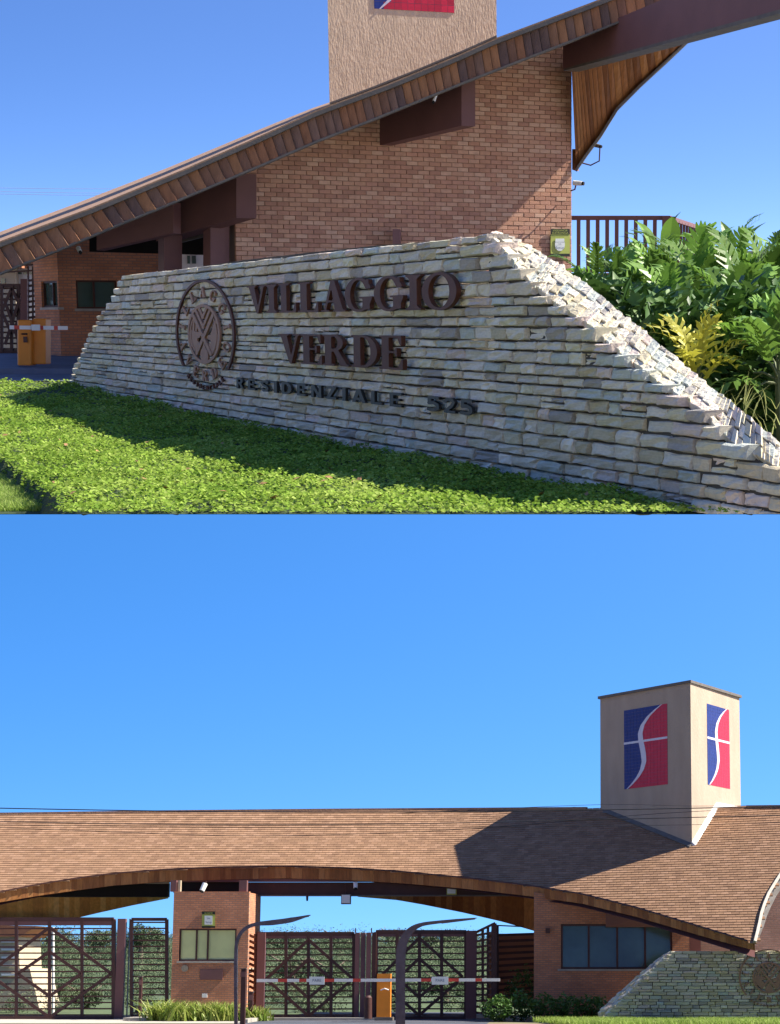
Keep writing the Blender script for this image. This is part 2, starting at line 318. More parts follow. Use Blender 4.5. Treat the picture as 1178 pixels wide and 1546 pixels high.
def cut(mb, f, nx, ny, mp, thick, box=(-.06,-.06,1.06,1.06)):
    """adds the shape f < 0, cut on an nx x ny grid, to mb; mp(x, y, d) gives a point at depth d in front of the surface"""
    xs = np.linspace(box[0], box[2], nx+1); ys = np.linspace(box[1], box[3], ny+1)
    X, Y = np.meshgrid(xs, ys, indexing='ij'); V = f(X, Y); idx = {}
    def vid(key, x, y):
        if key not in idx:
            idx[key] = (len(mb.v), len(mb.v)+1); mb.v.append(tuple(mp(x, y, thick))); mb.v.append(tuple(mp(x, y, 0)))
        return idx[key]
    # runs of full cells merge along x
    for j in range(ny):
        i = 0
        while i < nx:
            c = [V[i,j], V[i+1,j], V[i+1,j+1], V[i,j+1]]
            if all(q < 0 for q in c):
                k = i
                while k+1 < nx and V[k+2,j] < 0 and V[k+2,j+1] < 0: k += 1
                q = [vid(('g',i,j), xs[i], ys[j]), vid(('g',k+1,j), xs[k+1], ys[j]), vid(('g',k+1,j+1), xs[k+1], ys[j+1]), vid(('g',i,j+1), xs[i], ys[j+1])]
                mb.f.append(tuple(a[0] for a in q)); mb.c.append(mb.t); i = k+1; continue
            if any(q < 0 for q in c):
                P = [(i,j),(i+1,j),(i+1,j+1),(i,j+1)]; out = []
                for a in range(4):
                    b = (a+1) % 4; (ia,ja),(ib,jb) = P[a], P[b]; va, vb = c[a], c[b]
                    if va < 0: out.append((vid(('g',ia,ja), xs[ia], ys[ja]), False))
                    if (va < 0) != (vb < 0):
                        t = va/(va-vb); out.append((vid(('e',)+tuple(sorted((P[a], P[b]))), xs[ia]+(xs[ib]-xs[ia])*t, ys[ja]+(ys[jb]-ys[ja])*t), True))
                n = len(out)
                if n >= 3:
                    mb.f.append(tuple(o[0][0] for o in out)); mb.c.append(mb.t)
                    for a in range(n):
                        p, q = out[a], out[(a+1) % n]
                        if p[1] and q[1]: mb.f.append((q[0][0], p[0][0], p[0][1], q[0][1])); mb.c.append(mb.t)
            i += 1
def leaf_cloud(name, P, size, tint, mt, up=.5, aspect=1.6, **kw):
    """n small folded leaves at points P as one mesh"""
    n = len(P); P = np.asarray(P); size = np.asarray(size).reshape(-1,1)
    nr = np.random.normal(size=(n,3)); nr /= np.linalg.norm(nr, axis=1, keepdims=True); nr[:,2] = np.abs(nr[:,2])+up
    nr /= np.linalg.norm(nr, axis=1, keepdims=True)
    a = np.cross(nr, np.random.normal(size=(n,3))); a /= np.linalg.norm(a, axis=1, keepdims=True); b = np.cross(nr, a)
    V = np.stack([P-a*size*aspect/2, P+b*size/2+nr*size*.12, P+a*size*aspect/2, P-b*size/2+nr*size*.12], 1).reshape(-1,3)
    fx = np.arange(n)*4
    Fc = np.stack([np.stack([fx,fx+1,fx+2],1), np.stack([fx,fx+2,fx+3],1)],1).reshape(-1,3)
    return np_mesh(name, V, Fc, np.repeat(tint, 2), mt, **kw)
def np_mesh(name, V, Fc, tint, mt, parent=None, **kw):
    me = bpy.data.meshes.new(name); V = np.asarray(V, dtype=np.float32); n = Fc.shape[1]
    o0 = Vector((0,0,0)) if parent is not None else Vector((float(V[:,0].mean()), float(V[:,1].mean()), float(V[:,2].min())))
    V = V-np.array(o0, dtype=np.float32)
    me.vertices.add(len(V)); me.vertices.foreach_set('co', V.ravel())
    me.loops.add(Fc.size); me.loops.foreach_set('vertex_index', Fc.ravel().astype(np.int32))
    me.polygons.add(len(Fc)); me.polygons.foreach_set('loop_start', (np.arange(len(Fc))*n).astype(np.int32))
    a = me.attributes.new('tint', 'FLOAT', 'FACE'); a.data.foreach_set('value', np.asarray(tint, dtype=np.float32))
    me.update(calc_edges=True); me.materials.append(mt)
    o = bpy.data.objects.new(name, me); sc.collection.objects.link(o); ORG[o] = o0
    if parent is None: o.location = o0; TOPS.append((o, FR))
    else: o.parent = parent; o.location = -ORG[parent]
    props(o, **kw); return o
def blades(name, P, h, w, tint, mt, lean=.4, **kw):
    n = len(P); P = np.asarray(P); h = np.asarray(h).reshape(-1,1); th = np.random.uniform(0, 2*np.pi, n)
    s = np.stack([np.cos(th), np.sin(th), np.zeros(n)],1)*w/2; l = np.random.normal(size=(n,3))*lean*h; l[:,2] = 0
    up = np.zeros((n,3)); up[:,2] = h[:,0]
    V = np.stack([P-s, P+s, P+up*.6+l*.35+s*.7, P+up+l, P+up*.6+l*.35-s*.7], 1).reshape(-1,3); fx = np.arange(n)*5
    Fc = np.stack([np.stack([fx,fx+1,fx+2],1), np.stack([fx,fx+2,fx+4],1), np.stack([fx+4,fx+2,fx+3],1)],1).reshape(-1,3)
    return np_mesh(name, V, Fc, np.repeat(tint, 3), mt, **kw)
def tone(): return random.random()
def text_mesh(txt, mp, h, thick=.01, mt=None, name='lettering', parent=None):
    """small print set in the built-in face; mp(x, z) gives the point of text coordinates (height 1)"""
    cu = bpy.data.curves.new(name, 'FONT'); cu.body = txt; cu.resolution_u = 2; cu.align_x = 'CENTER'
    o = bpy.data.objects.new(name, cu); sc.collection.objects.link(o); dg = bpy.context.evaluated_depsgraph_get(); dg.update()
    me = bpy.data.meshes.new_from_object(o.evaluated_get(dg)); bpy.data.objects.remove(o)
    mb = MB(); mb.v = [tuple(mp(v.co.x*h, v.co.y*h)) for v in me.vertices]; mb.f = [tuple(p.vertices) for p in me.polygons]; mb.c = [.5]*len(mb.f)
    bpy.data.meshes.remove(me); return make(name, mb, mt, parent, fix=False)
# ================================================================ THE UPPER PLACE: the sign wall in front of the gatehouse
FR = 'T'
def sm(t): t = max(0., min(1., t)); return t*t*(3-2*t)
def g_top(D): return .0225*max(0., D-24)
from mathutils import noise
def cover_h(x, D, px=None):
    """how thick the ground cover stands"""
    c = .06+.17*(1-sm((D-20)/20))
    px = PX+F*x/D
    # the clipped lawn in the near corner lies lower than the bed
    low = sm((21.2-px*.064-D)/.5+.5)
    c = c*(1-low)+.03*low
    return c+(.06*noise.noise((x*1.3, D*.8, 0))+.055*noise.noise((x*3.5, D*2.4, 5))+.03*noise.noise((x*9, D*7, 3)))*(1-low)
def hit(px, row, fn):
    """depth at which the ray meets the height field fn(x, D)"""
    r = ray(px, row); lo, hi = 10., 400.
    for _ in range(40):
        m = (lo+hi)/2; x = r.x/r.y*m; z = EYE[FR].z+r.z/r.y*m
        if z > fn(x, m): lo = m
        else: hi = m
    return lo
# --- ground slab: earth, paved drive
def sheet(name, pxs, fr_row, D1, fn, mt, n=50, under=None, **kw):
    mb = MB(); rows = []
    for px in pxs:
        D0 = hit(px, fr_row, fn); col = []
        for k in range(n+1):
            D = D0*(D1/D0)**(k/n); x = (px-PX)/F*D*math.cos(0)
            r = ray(px, fr_row); x = r.x/r.y*D; col.append((x, D, fn(x, D)))
        rows.append(col)
    W = n+1
    for c in rows: mb.v += c
    for i in range(len(rows)-1):
        for k in range(n): mb.f.append((i*W+k, (i+1)*W+k, (i+1)*W+k+1, i*W+k+1)); mb.c.append(.5)
    if under is not None:
        b = len(mb.v)
        for c in rows: mb.v.append((c[-1][0], c[-1][1], under))
        for i in range(len(rows)-1):
            mb.f.append(((i+1)*W, i*W, b+i, b+i+1)); mb.c.append(.5)
            mb.f.append((i*W+n, (i+1)*W+n, b+i+1, b+i)); mb.c.append(.5)
        for i, sgn in ((0, 1), (len(rows)-1, -1)):
            f = [i*W+k for k in range(n+1)]+[b+i]; mb.f.append(tuple(f)); mb.c.append(.5)
    return make(name, mb, mt, smooth=False, **kw)
ground_T = sheet('ground', list(np.linspace(-260, 1420, 60)), 776.6, 61.5, lambda x, D: g_top(D)+.0, M['soil'], 50, -3.3, kind='structure')
def drive_fn(x, D): return g_top(D)+.03
mb = MB()
def strip(mb, pts_a, pts_b):
    for i in range(len(pts_a)-1): mb.face([pts_a[i], pts_b[i], pts_b[i+1], pts_a[i+1]])
dv = [42.2+1.2*k for k in range(17)]
strip(mb, [(-17.5, D, g_top(D)+.02) for D in dv], [(-2., D, g_top(D)+.02) for D in dv])
make('driveway', mb, M['paving'], kind='structure')
mb = MB()   # raised kerb island under the barrier
mb.prism([(-15.6, 45.2, .45), (-11.0, 45.2, .45), (-10.6, 47.8, .5), (-15.6, 47.8, .5)], (0,0,.17))
make('traffic_island', mb, M['paving'], label='low paved island under the orange barrier cabinets', cat='kerb island')
# --- the bed of ground cover
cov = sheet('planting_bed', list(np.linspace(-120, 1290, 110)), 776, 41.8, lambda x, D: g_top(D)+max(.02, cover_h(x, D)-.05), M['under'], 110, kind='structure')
W0 = Vector((.795, 15.9, 0)); WU = Vector((-.4333, 1, 0)).normalized(); WN = Vector((-WU.y, WU.x, 0))   # foot of the wall face, direction to the far end, outward normal
def ws(px, off=0.0):
    """position along the wall at which the ray of column px meets its face"""
    p = onplane(px, 990, W0+WN*off, WN); r = ray(px, 990)
    return (Vector((p.x, p.y, 0))-W0).dot(WU)
def wp(s, z, o=0.0): return W0+WU*s+WN*o+Vector((0,0,z))
def wsz(px, row, off=0.0):
    p = onplane(px, row, W0+WN*off, WN); return (p-W0).dot(WU), p.z
def cut_z(D): return EYE['T'].z+CUTM*D
P, S, T = [], [], []
NL = 230000
rr = np.random.rand(NL, 3)
for i in range(NL):
    px = -60+rr[i,0]*1290; D = 14.4*(42./14.4)**(rr[i,1]**.85); x = (px-PX)/F*D/math.cos(AT)*1.0
    x = ray(px, 650).x/ray(px, 650).y*D
    q = Vector((x, D, 0))-W0
    if q.dot(WN) < .03: continue
    c = cover_h(x, D)
    if c < .07: continue
    z = g_top(D)+c-.05+rr[i,2]*.07
    sz = random.uniform(.024, .040)*(1+max(0, D-20)*.022)
    if z-sz*.5 < cut_z(D)+.004: continue
    P.append((x, D, z)); S.append(sz); T.append(min(1, max(0, .48+random.gauss(0, .26)+.45*noise.noise((x*.9, D*.6, 9)))))
leaf_cloud('ground_cover', P, S, np.array(T), M['cover'], up=.9, aspect=1.25, kind='stuff')
P, S = [], []
for i in range(160):
    D = 15.2*(38/15.2)**random.random(); px = random.uniform(0, 1000); x = ray(px, 650).x/ray(px, 650).y*D
    if (Vector((x, D, 0))-W0).dot(WN) < .1 or cover_h(x, D) < .07: continue
    P.append((x, D, g_top(D)+cover_h(x, D)+.02)); S.append(random.uniform(.03, .06))
leaf_cloud('fallen_leaves', P, S, np.random.rand(len(P)), mat('dry_leaf', (.30,.16,.07), .8, .3, 3, 0), up=1.2, aspect=1.7, kind='stuff')
P, H, T = [], [], []
for i in range(70000):
    px = random.uniform(-70, 110); D = random.uniform(14.3, 23); x = ray(px, 700).x/ray(px, 700).y*D
    if cover_h(x, D) > .12: continue
    z = g_top(D)+.0
    if z < cut_z(D)+.002: continue
    P.append((x, D, z)); H.append(random.uniform(.05, .10)); T.append(random.random())
blades('lawn_grass', P, H, .008, np.array(T), M['grass'], kind='stuff')
# --- the stone wall
swall = empty('stone_sign_wall', wp(10, 0), 'long dry stone sign wall of grey slabs carrying bronze lettering, with a sunlit sloping end', 'sign wall')
def xz(pts): return [wsz(*p) for p in pts]
RE = xz([(738,352),(765,383),(800,425),(815,440),(868,478),(905,503),(945,540),(1000,580),(1060,620),(1100,665),(1150,692),(1178,712),(1330,800)])
LE = xz([(186,418),(180,432),(150,480),(125,530),(105,578)])
TE = xz([(186,420),(240,410),(300,400),(360,391),(450,380),(560,368),(660,360),(738,352)])
def interp(tab, v, a, b):
    t = sorted(tab, key=lambda q: q[a])
    if v <= t[0][a]: return t[0][b]
    for i in range(len(t)-1):
        if v <= t[i+1][a]: return t[i][b]+(t[i+1][b]-t[i][b])*(v-t[i][a])/max(1e-6, t[i+1][a]-t[i][a])
    return t[-1][b]
ztop = max(q[1] for q in RE+TE)
ANG = math.atan2(-WU.y, -WU.x)       # local x runs towards the near end, local y into the wall
def stone_mesh(k, j=.10):
    """a rough slab in a unit box, front face at y = 0"""
    rnd = random.Random(k); nx, nz = 4, 2; mb = MB()
    X = [0, .03, .35+rnd.uniform(-.1,.1), .68+rnd.uniform(-.1,.1), .97, 1]; Z = [0, .12, .55, .88, 1]
    g = {}
    top = [rnd.uniform(-j, j*.3) for _ in X]; bot = [rnd.uniform(-j*.3, j) for _ in X]
    for a, x in enumerate(X):
        for b, z in enumerate(Z):
            edge = a in (0, 5) or b in (0, 4); corner = a in (0, 5) and b in (0, 4)
            zz = z*(1+top[a])+(1-z)*bot[a]
            xx = x+(rnd.uniform(-.012, .012) if a not in (0, 5) else (1 if a == 0 else -1)*rnd.uniform(0, .02))
            y = (.16 if corner else .09 if edge else 0)+rnd.uniform(-.07, .07)
            g[a,b] = len(mb.v); mb.v.append((xx, y, zz))
    bk = {}
    for a in (0, 5):
        for b in (0, 4): bk[a,b] = len(mb.v); mb.v.append((X[a], 1.0, Z[b]))
    for a in range(5):
        for b in range(4): mb.f.append((g[a,b], g[a+1,b], g[a+1,b+1], g[a,b+1]))
    mb.f.append(tuple([bk[0,0], bk[5,0]]+[g[a,0] for a in range(5,-1,-1)])); mb.f.append(tuple([g[a,4] for a in range(6)]+[bk[5,4], bk[0,4]]))
    mb.f.append(tuple([g[0,b] for b in range(5)]+[bk[0,4], bk[0,0]])); mb.f.append(tuple([g[5,b] for b in range(4,-1,-1)]+[bk[5,0], bk[5,4]]))
    mb.c = [.5]*len(mb.f); return mb
SV = [stone_mesh(k) for k in range(22)]
SVM = []
for k, s_ in enumerate(SV):
    me = s_.mesh('stone'); me.materials.append(M['stone']); SVM.append(me)
def place(mb, src, Mx, t):
    b = len(mb.v); mb.v += [tuple(Mx @ Vector(p)) for p in src.v]; mb.f += [tuple(b+i for i in f) for f in src.f]; mb.c += [t]*len(src.f)
def clip_top(me, below=True):
    """ends a mesh of the upper place on the plane where the place ends"""
    bm = bmesh.new(); bm.from_mesh(me)
    n = Vector((0, -CUTM, 1)).normalized()
    g = bmesh.ops.bisect_plane(bm, geom=bm.verts[:]+bm.edges[:]+bm.faces[:], plane_co=EYE['T'], plane_no=n, clear_inner=True)
    ed = [e for e in g['geom_cut'] if isinstance(e, bmesh.types.BMEdge)]
    bmesh.ops.holes_fill(bm, edges=ed); bm.to_mesh(me); bm.free()
def build_stones(root, rows, sL, sR, zT, PT, ang, base_z, depthf, lenf, limit=300, clip=False, gap=.011, zmid_cut=None):
    cand = []; z = base_z
    for h in rows:
        zc = z+h/2; z1 = z+h
        s = sR(zc)-random.uniform(0, .05); e = sL(zc)
        first = True
        while s < e:
            ln = lenf(s)*random.uniform(.62, 1.45)
            if s+ln > e-.25: ln = e-s
            if ln > .12 and zT(s+ln/2) > zc-.01:
                o = random.uniform(-.022, .022)*depthf+(.02 if first else 0); cand.append((s, ln, z, h, o, first))
            s += ln; first = False
        z = z1
    more = []
    for s, ln, z, h, o, f in cand:
        if not f and random.random() < .10 and h > .11:
            q = random.uniform(.42, .58); more.append((s, ln, z, h*q, o, f)); more.append((s, ln*.5, z+h*q, h*(1-q), o+.01, f)); more.append((s+ln*.5, ln*.5, z+h*q, h*(1-q), o-.006, f))
        else: more.append((s, ln, z, h, o, f))
    cand = more
    cand2 = []
    for c in cand:
        s, ln, z, h, o, _ = c; p = PT(s+ln/2, z+h/2, 0)
        cand2.append((ln*h/(p.y**2), c))
    cand2.sort(key=lambda q: -q[0])
    rest = MB(); cutm = MB(); n = 0
    for _, (s, ln, z, h, o, _) in cand2:
        k = random.randrange(len(SV)); hh = h-gap*random.uniform(.7, 1.6); ll = ln-gap*random.uniform(1.4, 3.4)
        tilt = random.gauss(0, .0018)
        loc = PT(s+ln-gap/2, z+gap/2, .03*depthf+o); dp = .22*depthf
        far = PT(s+ln/2, z, 0)
        if clip and z-.1 < cut_z(far.y)+.02*0:
            if z+h > cut_z(far.y): place(cutm, SV[k], Matrix.Translation(loc) @ Matrix.Rotation(ang, 4, 'Z') @ Matrix.Diagonal((ll, dp, hh, 1)), tone())
            continue
        if n < limit:
            inst('stone', SVM[k], root, loc, (tilt, tilt*1.5, ang), (ll, dp, hh)); n += 1
        else: place(rest, SV[k], Matrix.Translation(loc) @ Matrix.Rotation(ang, 4, 'Z') @ Matrix.Diagonal((ll, dp, hh, 1)), tone())
    if rest.v: make('small_far_stones', rest, M['stone_j'], root, kind='stuff')
    if cutm.v:
        o = make('lowest_stones', cutm, M['stone_j'], root, kind='stuff'); clip_top(o.data)
random.seed(21)
rows = []
tot = -.05
while tot < ztop-.055: h = random.uniform(.084, .138); rows.append(h); tot += h
build_stones(swall, rows, lambda z: interp(LE, z, 1, 0), lambda z: interp(RE, z, 1, 0),
             lambda s: 9 if s < RE[0][0]+.0 else interp(TE, s, 0, 1), lambda s, z, o: wp(s, z, o), ANG, -.05, 1.0, lambda s: .33+.024*max(0, s+2), clip=True, gap=.010)
# core behind the stones
mb = MB()
zb = -.2
front = [wp(s, z, -.05) for s, z in reversed(RE)] + [wp(s, z-.02, -.05) for s, z in reversed(TE[:-1])] + [wp(s, z, -.05) for s, z in LE[1:]]
front = [wp(RE[-1][0], zb, -.05)]+front+[wp(LE[-1][0], zb, -.05)]
nR = len(RE)+1
mb.prism([wp(RE[0][0], zb, -.05)]+front[nR:], -WN*.42)
mb.prism(front[:nR]+[wp(RE[0][0]-.001, zb, -.05)], -WN*.03)
o = make('core', mb, M['core'], swall); clip_top(o.data)
# sloping sunlit end: slabs laid in courses across the slope
IN = [(738,352),(765,383),(800,425),(815,440),(868,478),(905,503),(945,540),(1000,580),(1060,620),(1100,665),(1150,692),(1178,712),(1290,775)]
OUT = [(748,348),(792,366),(828,388),(850,402),(905,444),(938,472),(975,502),(1030,548),(1080,588),(1112,612),(1150,645),(1185,675),(1290,745)]
inn = [Vector(wp(*wsz(*p))) for p in IN]
out = [at(*OUT[i], inn[i].y+.34) for i in range(len(OUT))]
def along(tab, t):
    d = [0]
    for i in range(len(tab)-1): d.append(d[-1]+1)
    t = t*(len(tab)-1); i = min(int(t), len(tab)-2); return tab[i].lerp(tab[i+1], t-i)
mb = MB()
for i in range(len(inn)-1):
    a, b, c, d = inn[i], inn[i+1], out[i+1], out[i]; dn = Vector((0,0,-.10))
    mb.hexa([a+dn*.7, b+dn*.7, c+dn*.7, d+dn*.7, a+dn*6, b+dn*6, c+dn*6, d+dn*6])
o = make('slope_core', mb, M['core'], swall, fix=True); clip_top(o.data)
nc = 46; ramp_n = 0; cutm = MB()
SLV = []
for k in range(10):
    q = MB(); rnd = random.Random(100+k)
    b = [(rnd.uniform(0,.06), rnd.uniform(0,.06)), (1-rnd.uniform(0,.06), rnd.uniform(0,.06)), (1-rnd.uniform(0,.06), 1-rnd.uniform(0,.06)), (rnd.uniform(0,.06), 1-rnd.uniform(0,.06))]
    hh = [1+rnd.uniform(-.15,.15) for _ in range(4)]
    q.hexa([(x, y, 0) for x, y in b]+[(x, y, h) for (x, y), h in zip(b, hh)]); me = q.mesh('stone'); me.materials.append(M['stone'])
    bm = bmesh.new(); bm.from_mesh(me); bmesh.ops.bevel(bm, geom=bm.edges[:], offset=.05, segments=1, affect='EDGES'); bm.to_mesh(me); bm.free(); SLV.append(me)
random.seed(5)
NJ = 62
tb_ = [0.]
while tb_[-1] < 1: tb_.append(tb_[-1]+random.uniform(.8, 1.25)/NJ)
for j in range(len(tb_)-1):
    t0, t1 = tb_[j], min(1, tb_[j+1]); a0, a1, b0, b1 = along(inn, t0), along(inn, t1), along(out, t0), along(out, t1)
    wd = (b0-a0).length; n = max(3, int(wd/.17)); v = random.uniform(-.06, 0)
    while v < 1:
        dv_ = random.uniform(.65, 1.45)/n; v1 = min(1.02, v+dv_)
        if v1 > .9: v1 = 1.02
        g = .008/wd; sk = random.uniform(-.12, .12)/n; gt_ = (t1-t0)*.05
        P4 = [along(inn, min(1, tt)).lerp(along(out, min(1, tt)), vv) for tt, vv in ((t0+gt_, max(0, v)+g+sk*.2), (t1-gt_, max(0, v)+g+sk), (t1-gt_, v1-g+sk), (t0+gt_, v1-g-sk*.2))]
        nrm = (P4[1]-P4[0]).cross(P4[3]-P4[0]).normalized()
        if nrm.z < 0: nrm = -nrm
        lift = [random.uniform(-.005, .006) for _ in range(4)]; k0_ = random.uniform(-.006, .010); fwd = (P4[1]-P4[0]).normalized()*random.uniform(0, .04)
        # upper end of each slab sits proud of the one above it
        T4 = [p+nrm*(k0_+l+(.008 if i in (1, 2) else -.004))+(fwd if i in (1, 2) else fwd*0) for i, (p, l) in enumerate(zip(P4, lift))]
        c_ = sum(T4, Vector())/4; L4 = [p-nrm*.12 for p in T4]; M4 = [p-nrm*.012 for p in T4]; T4 = [p.lerp(c_, .05) for p in T4]
        q = MB(); bb = 0; q.v = [tuple(p) for p in L4+M4+T4]
        q.f = [(0,3,2,1), (8,9,10,11)]+[(i, (i+1) % 4, 4+(i+1) % 4, 4+i) for i in range(4)]+[(4+i, 4+(i+1) % 4, 8+(i+1) % 4, 8+i) for i in range(4)]; q.t = tone(); q.c = [q.t]*len(q.f)
        lowp = min(p.z-cut_z(p.y) for p in L4)
        if max(p.z-cut_z(p.y) for p in T4) < 0: v = v1; continue
        if lowp < .0 or ramp_n >= 300: place(cutm, q, Matrix.Identity(4), q.t)
        else: make('slope_stone', q, M['stone'], swall); ramp_n += 1
        v = v1
if cutm.v:
    o = make('lowest_slope_stones', cutm, M['stone_j'], swall, kind='stuff'); clip_top(o.data)
# --- bronze lettering standing off the wall
OFF, TH = .07, .05
def word(part, letters, ztb, mt, table, name='letter', res=26, off=OFF, th=TH):
    for ch, x0, x1 in letters:
        s0, s1 = ws(x0, off+th), ws(x1, off+th); zb, zt = ztb
        mb = MB()
        cut(mb, table[ch], res, res+8, lambda x, y, d: wp(s0+(s1-s0)*x, zb+(zt-zb)*y, off+d), th)
        make(name, mb, mt, part, fix=False)
def part_empty(name, root, loc):
    o = bpy.data.objects.new(name, None); sc.collection.objects.link(o); o.parent = root; o.location = Vector(loc)-ORG[root]; ORG[o] = Vector(loc); o.empty_display_size = .1; return o
def zrow(px, row, off=.10): return wsz(px, row, off)[1]
w1 = part_empty('upper_word', swall, wp(8, 2)); w2 = part_empty('lower_word', swall, wp(8, 1.4)); w3 = part_empty('address_line', swall, wp(8, .9))
word(w1, [('V',386.5,414),('I',414,431),('L',433,458.5),('L',461,491),('A',495,531),('G',530,570),('G',573,616),('I',619,642),('O',643,694)], ((zrow(400,473)+zrow(668,467))/2, (zrow(400,431)+zrow(668,411))/2), M['letter'], GL)
word(w2, [('V',431,463),('E',464,495),('R',496,533),('D',538,577),('E',579,614)], ((zrow(446,547)+zrow(600,560))/2, (zrow(446,504)+zrow(600,507))/2), M['letter'], GL)
word(w3, [('R',367,378.5),('E',384,396.5),('S',403,416),('I',422.5,428),('D',433,450),('E',456,471),('N',477,494),('Z',499,515.5),('I',523.5,529.5),('A',538,558),('L',565,583.5),('E',592,613),('5',647,669),('2',672,692),('5',696,718)],
     ((zrow(372,588)+zrow(705,627))/2, (zrow(372,571)+zrow(705,604))/2), M['letter_dark'], SANS, res=18, off=.06, th=.035)
def emblem(root, PTf, cs, cz, A, B, flip=1, mats=('letter','letter_light'), off=.05, th=.03, nres=150):
    """round emblem: ring, lettering round it and the device in the middle; PTf(s, z, o); A, B half sizes; x grows to the reader's right through flip"""
    em = part_empty('emblem', root, PTf(cs, cz, 0))
    mp = lambda x, y, d: PTf(cs+flip*A*x, cz+B*y, off+d)
    def pc(nm, f, m, nr=nres, t=th, box=(-1.04,-1.04,1.04,1.04), base=0):
        mb = MB(); cut(mb, f, nr, nr, (lambda x, y, d: mp(x, y, d+base)), t, box); return make(nm, mb, M[m], em, fix=False)
    pc('outer_ring', uni(inter(ring(0,0,1,1,.055,.045), poly((-1.2,-.62),(1.2,-.62),(1.2,1.2),(-1.2,1.2)))), mats[0])
    pc('inner_ring', ring(0,0,.55,.55,.055,.055), mats[1])
    pc('inner_arc', inter(ring(0,0,.46,.46,.035,.035), uni(rect(-1,-1,-.3,.05), rect(.3,-1,1,.05), rect(-.9,-.5,-.35,1), rect(.35,-.5,.9,1))), mats[1])
    s2 = lambda a, b, w: stroke([a, b], w)
    chev = uni(s2((-.32,.34),(.24,-.36),.075), s2((.34,.34),(-.24,-.36),.075), s2((-.22,.42),(.02,.12),.06), s2((.24,.42),(.0,.12),.06), s2((-.10,.46),(.01,.30),.055), s2((.13,.46),(.0,.30),.055))
    pc('chevrons', chev, mats[1], t=th*1.15)
    leafy = uni(ell(-.36,-.10,.14,.16), ell(-.25,-.24,.12,.11), ell(-.42,-.02,.08,.10), ell(-.20,-.02,.09,.06), s2((-.36,.0),(-.33,.26),.06), s2((-.27,0),(-.24,.18),.05))
    leafr = uni(ell(.37,-.10,.14,.16), ell(.26,-.26,.12,.10), ell(.36,.10,.06,.10), s2((.27,.0),(.42,.22),.06), ell(.20,-.06,.07,.05))
    pc('leaf', leafy, mats[1], t=th*.8); pc('leaf', leafr, mats[1], t=th*.8); pc('leaf', uni(ell(0,-.40,.13,.16), poly((-.10,-.34),(.10,-.34),(0,-.16))), mats[1], t=th*.8)
    def arc(txt, a0, a1, r, sz, table, m, inward=False):
        for i, ch in enumerate(txt):
            a = R(a0+(a1-a0)*i/max(1, len(txt)-1)); cx, cy = r*math.cos(a), r*math.sin(a); ph = a-math.pi/2 if not inward else a+math.pi/2
            mb = MB(); wd = sz*(.45 if ch == 'I' else .9)
            cut(mb, table.get(ch, GL.get(ch)), 12, 14, lambda x, y, d: mp(cx+math.cos(ph)*(x-.5)*wd-math.sin(ph)*(y-.5)*sz, cy+math.sin(ph)*(x-.5)*wd+math.cos(ph)*(y-.5)*sz, d), th)
            make('letter', mb, M[m], em, fix=False)
    arc('VILLAGGIO', 197, -17, .77, .20, GL, mats[1]); arc('VERDE', 222, 318, .77, .20, GL, mats[1], True)
    arc('RESIDENZIALE', 234, 306, .99, .085, SANS, mats[0], True)
    return em
sA, zA = wsz(265, 503, .08); sB, _ = wsz(353.5, 503, .08); zt_ = wsz(309, 421.5, .08)[1]; zb_ = wsz(309, 586, .08)[1]
s_mid = (sA+sB)/2
emblem(swall, wp, s_mid, (zt_+zb_)/2, abs(sA-sB)/2, (zt_-zb_)/2, flip=-1)

# ================================================================ gatehouse behind the wall
gh = empty('gatehouse', (2, 50, g_top(50)), 'brick gatehouse wall under a sweeping shingled roof edge, tall beige tower above it', 'gatehouse')
BY = R(27); BD = Vector((math.cos(BY), math.sin(BY), 0)); BN = Vector((math.sin(BY), -math.cos(BY), 0))
B0 = at(863, 990, 50); B0.z = 0
def bp_(px, row, off=0.0): return onplane(px, row, B0+BN*off, BN)
def bw(a, z, o=0.0): return B0+BD*a+BN*o+Vector((0,0,z))      # a < 0 towards the near end
aL = (bp_(357, 400)-B0).dot(BD)
zlo, zhi = bp_(500, 402).z-.5, bp_(863, 60).z
wallp = MB(); q0 = bw(aL, 0, -.035); q1 = bw(0, 0, -.035)
def rooflow(px):   # lower line of the fascia
    return interp([(-40,432),(24,404),(88,379),(173,343),(240,316),(400,248.5),(480,214),(558,184),(708,123),(851,67.7),(1021,0),(1200,-70)], px, 0, 1)
def rooftop(px):
    return interp([(-40,390),(0,370),(20,362.6),(142,317.8),(240,277),(272,264),(319,243.4),(400,208),(480,171),(587,132),(694,88),(747,64),(900,7),(1021,-42),(1200,-112)], px, 0, 1)
z1 = [bp_(px, rooflow(px)-14, -.035) for px in (357, 500, 700, 863)]
z1 = [Vector((p.x, p.y, p.z)) for p in z1]
wallp.prism([bw(aL, .3, -.035), bw(0, .3, -.035)]+[z1[3], z1[2], z1[1], z1[0]], -BN*.9)
bwall = make('brick_wall', wallp, M['mortar'], gh)
bm_ = MB(); bm_.box((0,0,0),(1,1,1)); bme = bm_.mesh('brick'); bme.materials.append(M['brick'])
bmv = bmesh.new(); bmv.from_mesh(bme); bmesh.ops.bevel(bmv, geom=[e for e in bmv.edges if all(v.co.y < .5 for v in e.verts)], offset=.035, segments=1, affect='EDGES'); bmv.to_mesh(bme); bmv.free()
bsrc = MB(); bsrc.v = [tuple(v.co) for v in bme.vertices]; bsrc.f = [tuple(f.vertices) for f in bme.polygons]; bsrc.c = [.5]*len(bsrc.f)
bl, bh = .292, .102; cells = []; z = zlo; r_ = 0
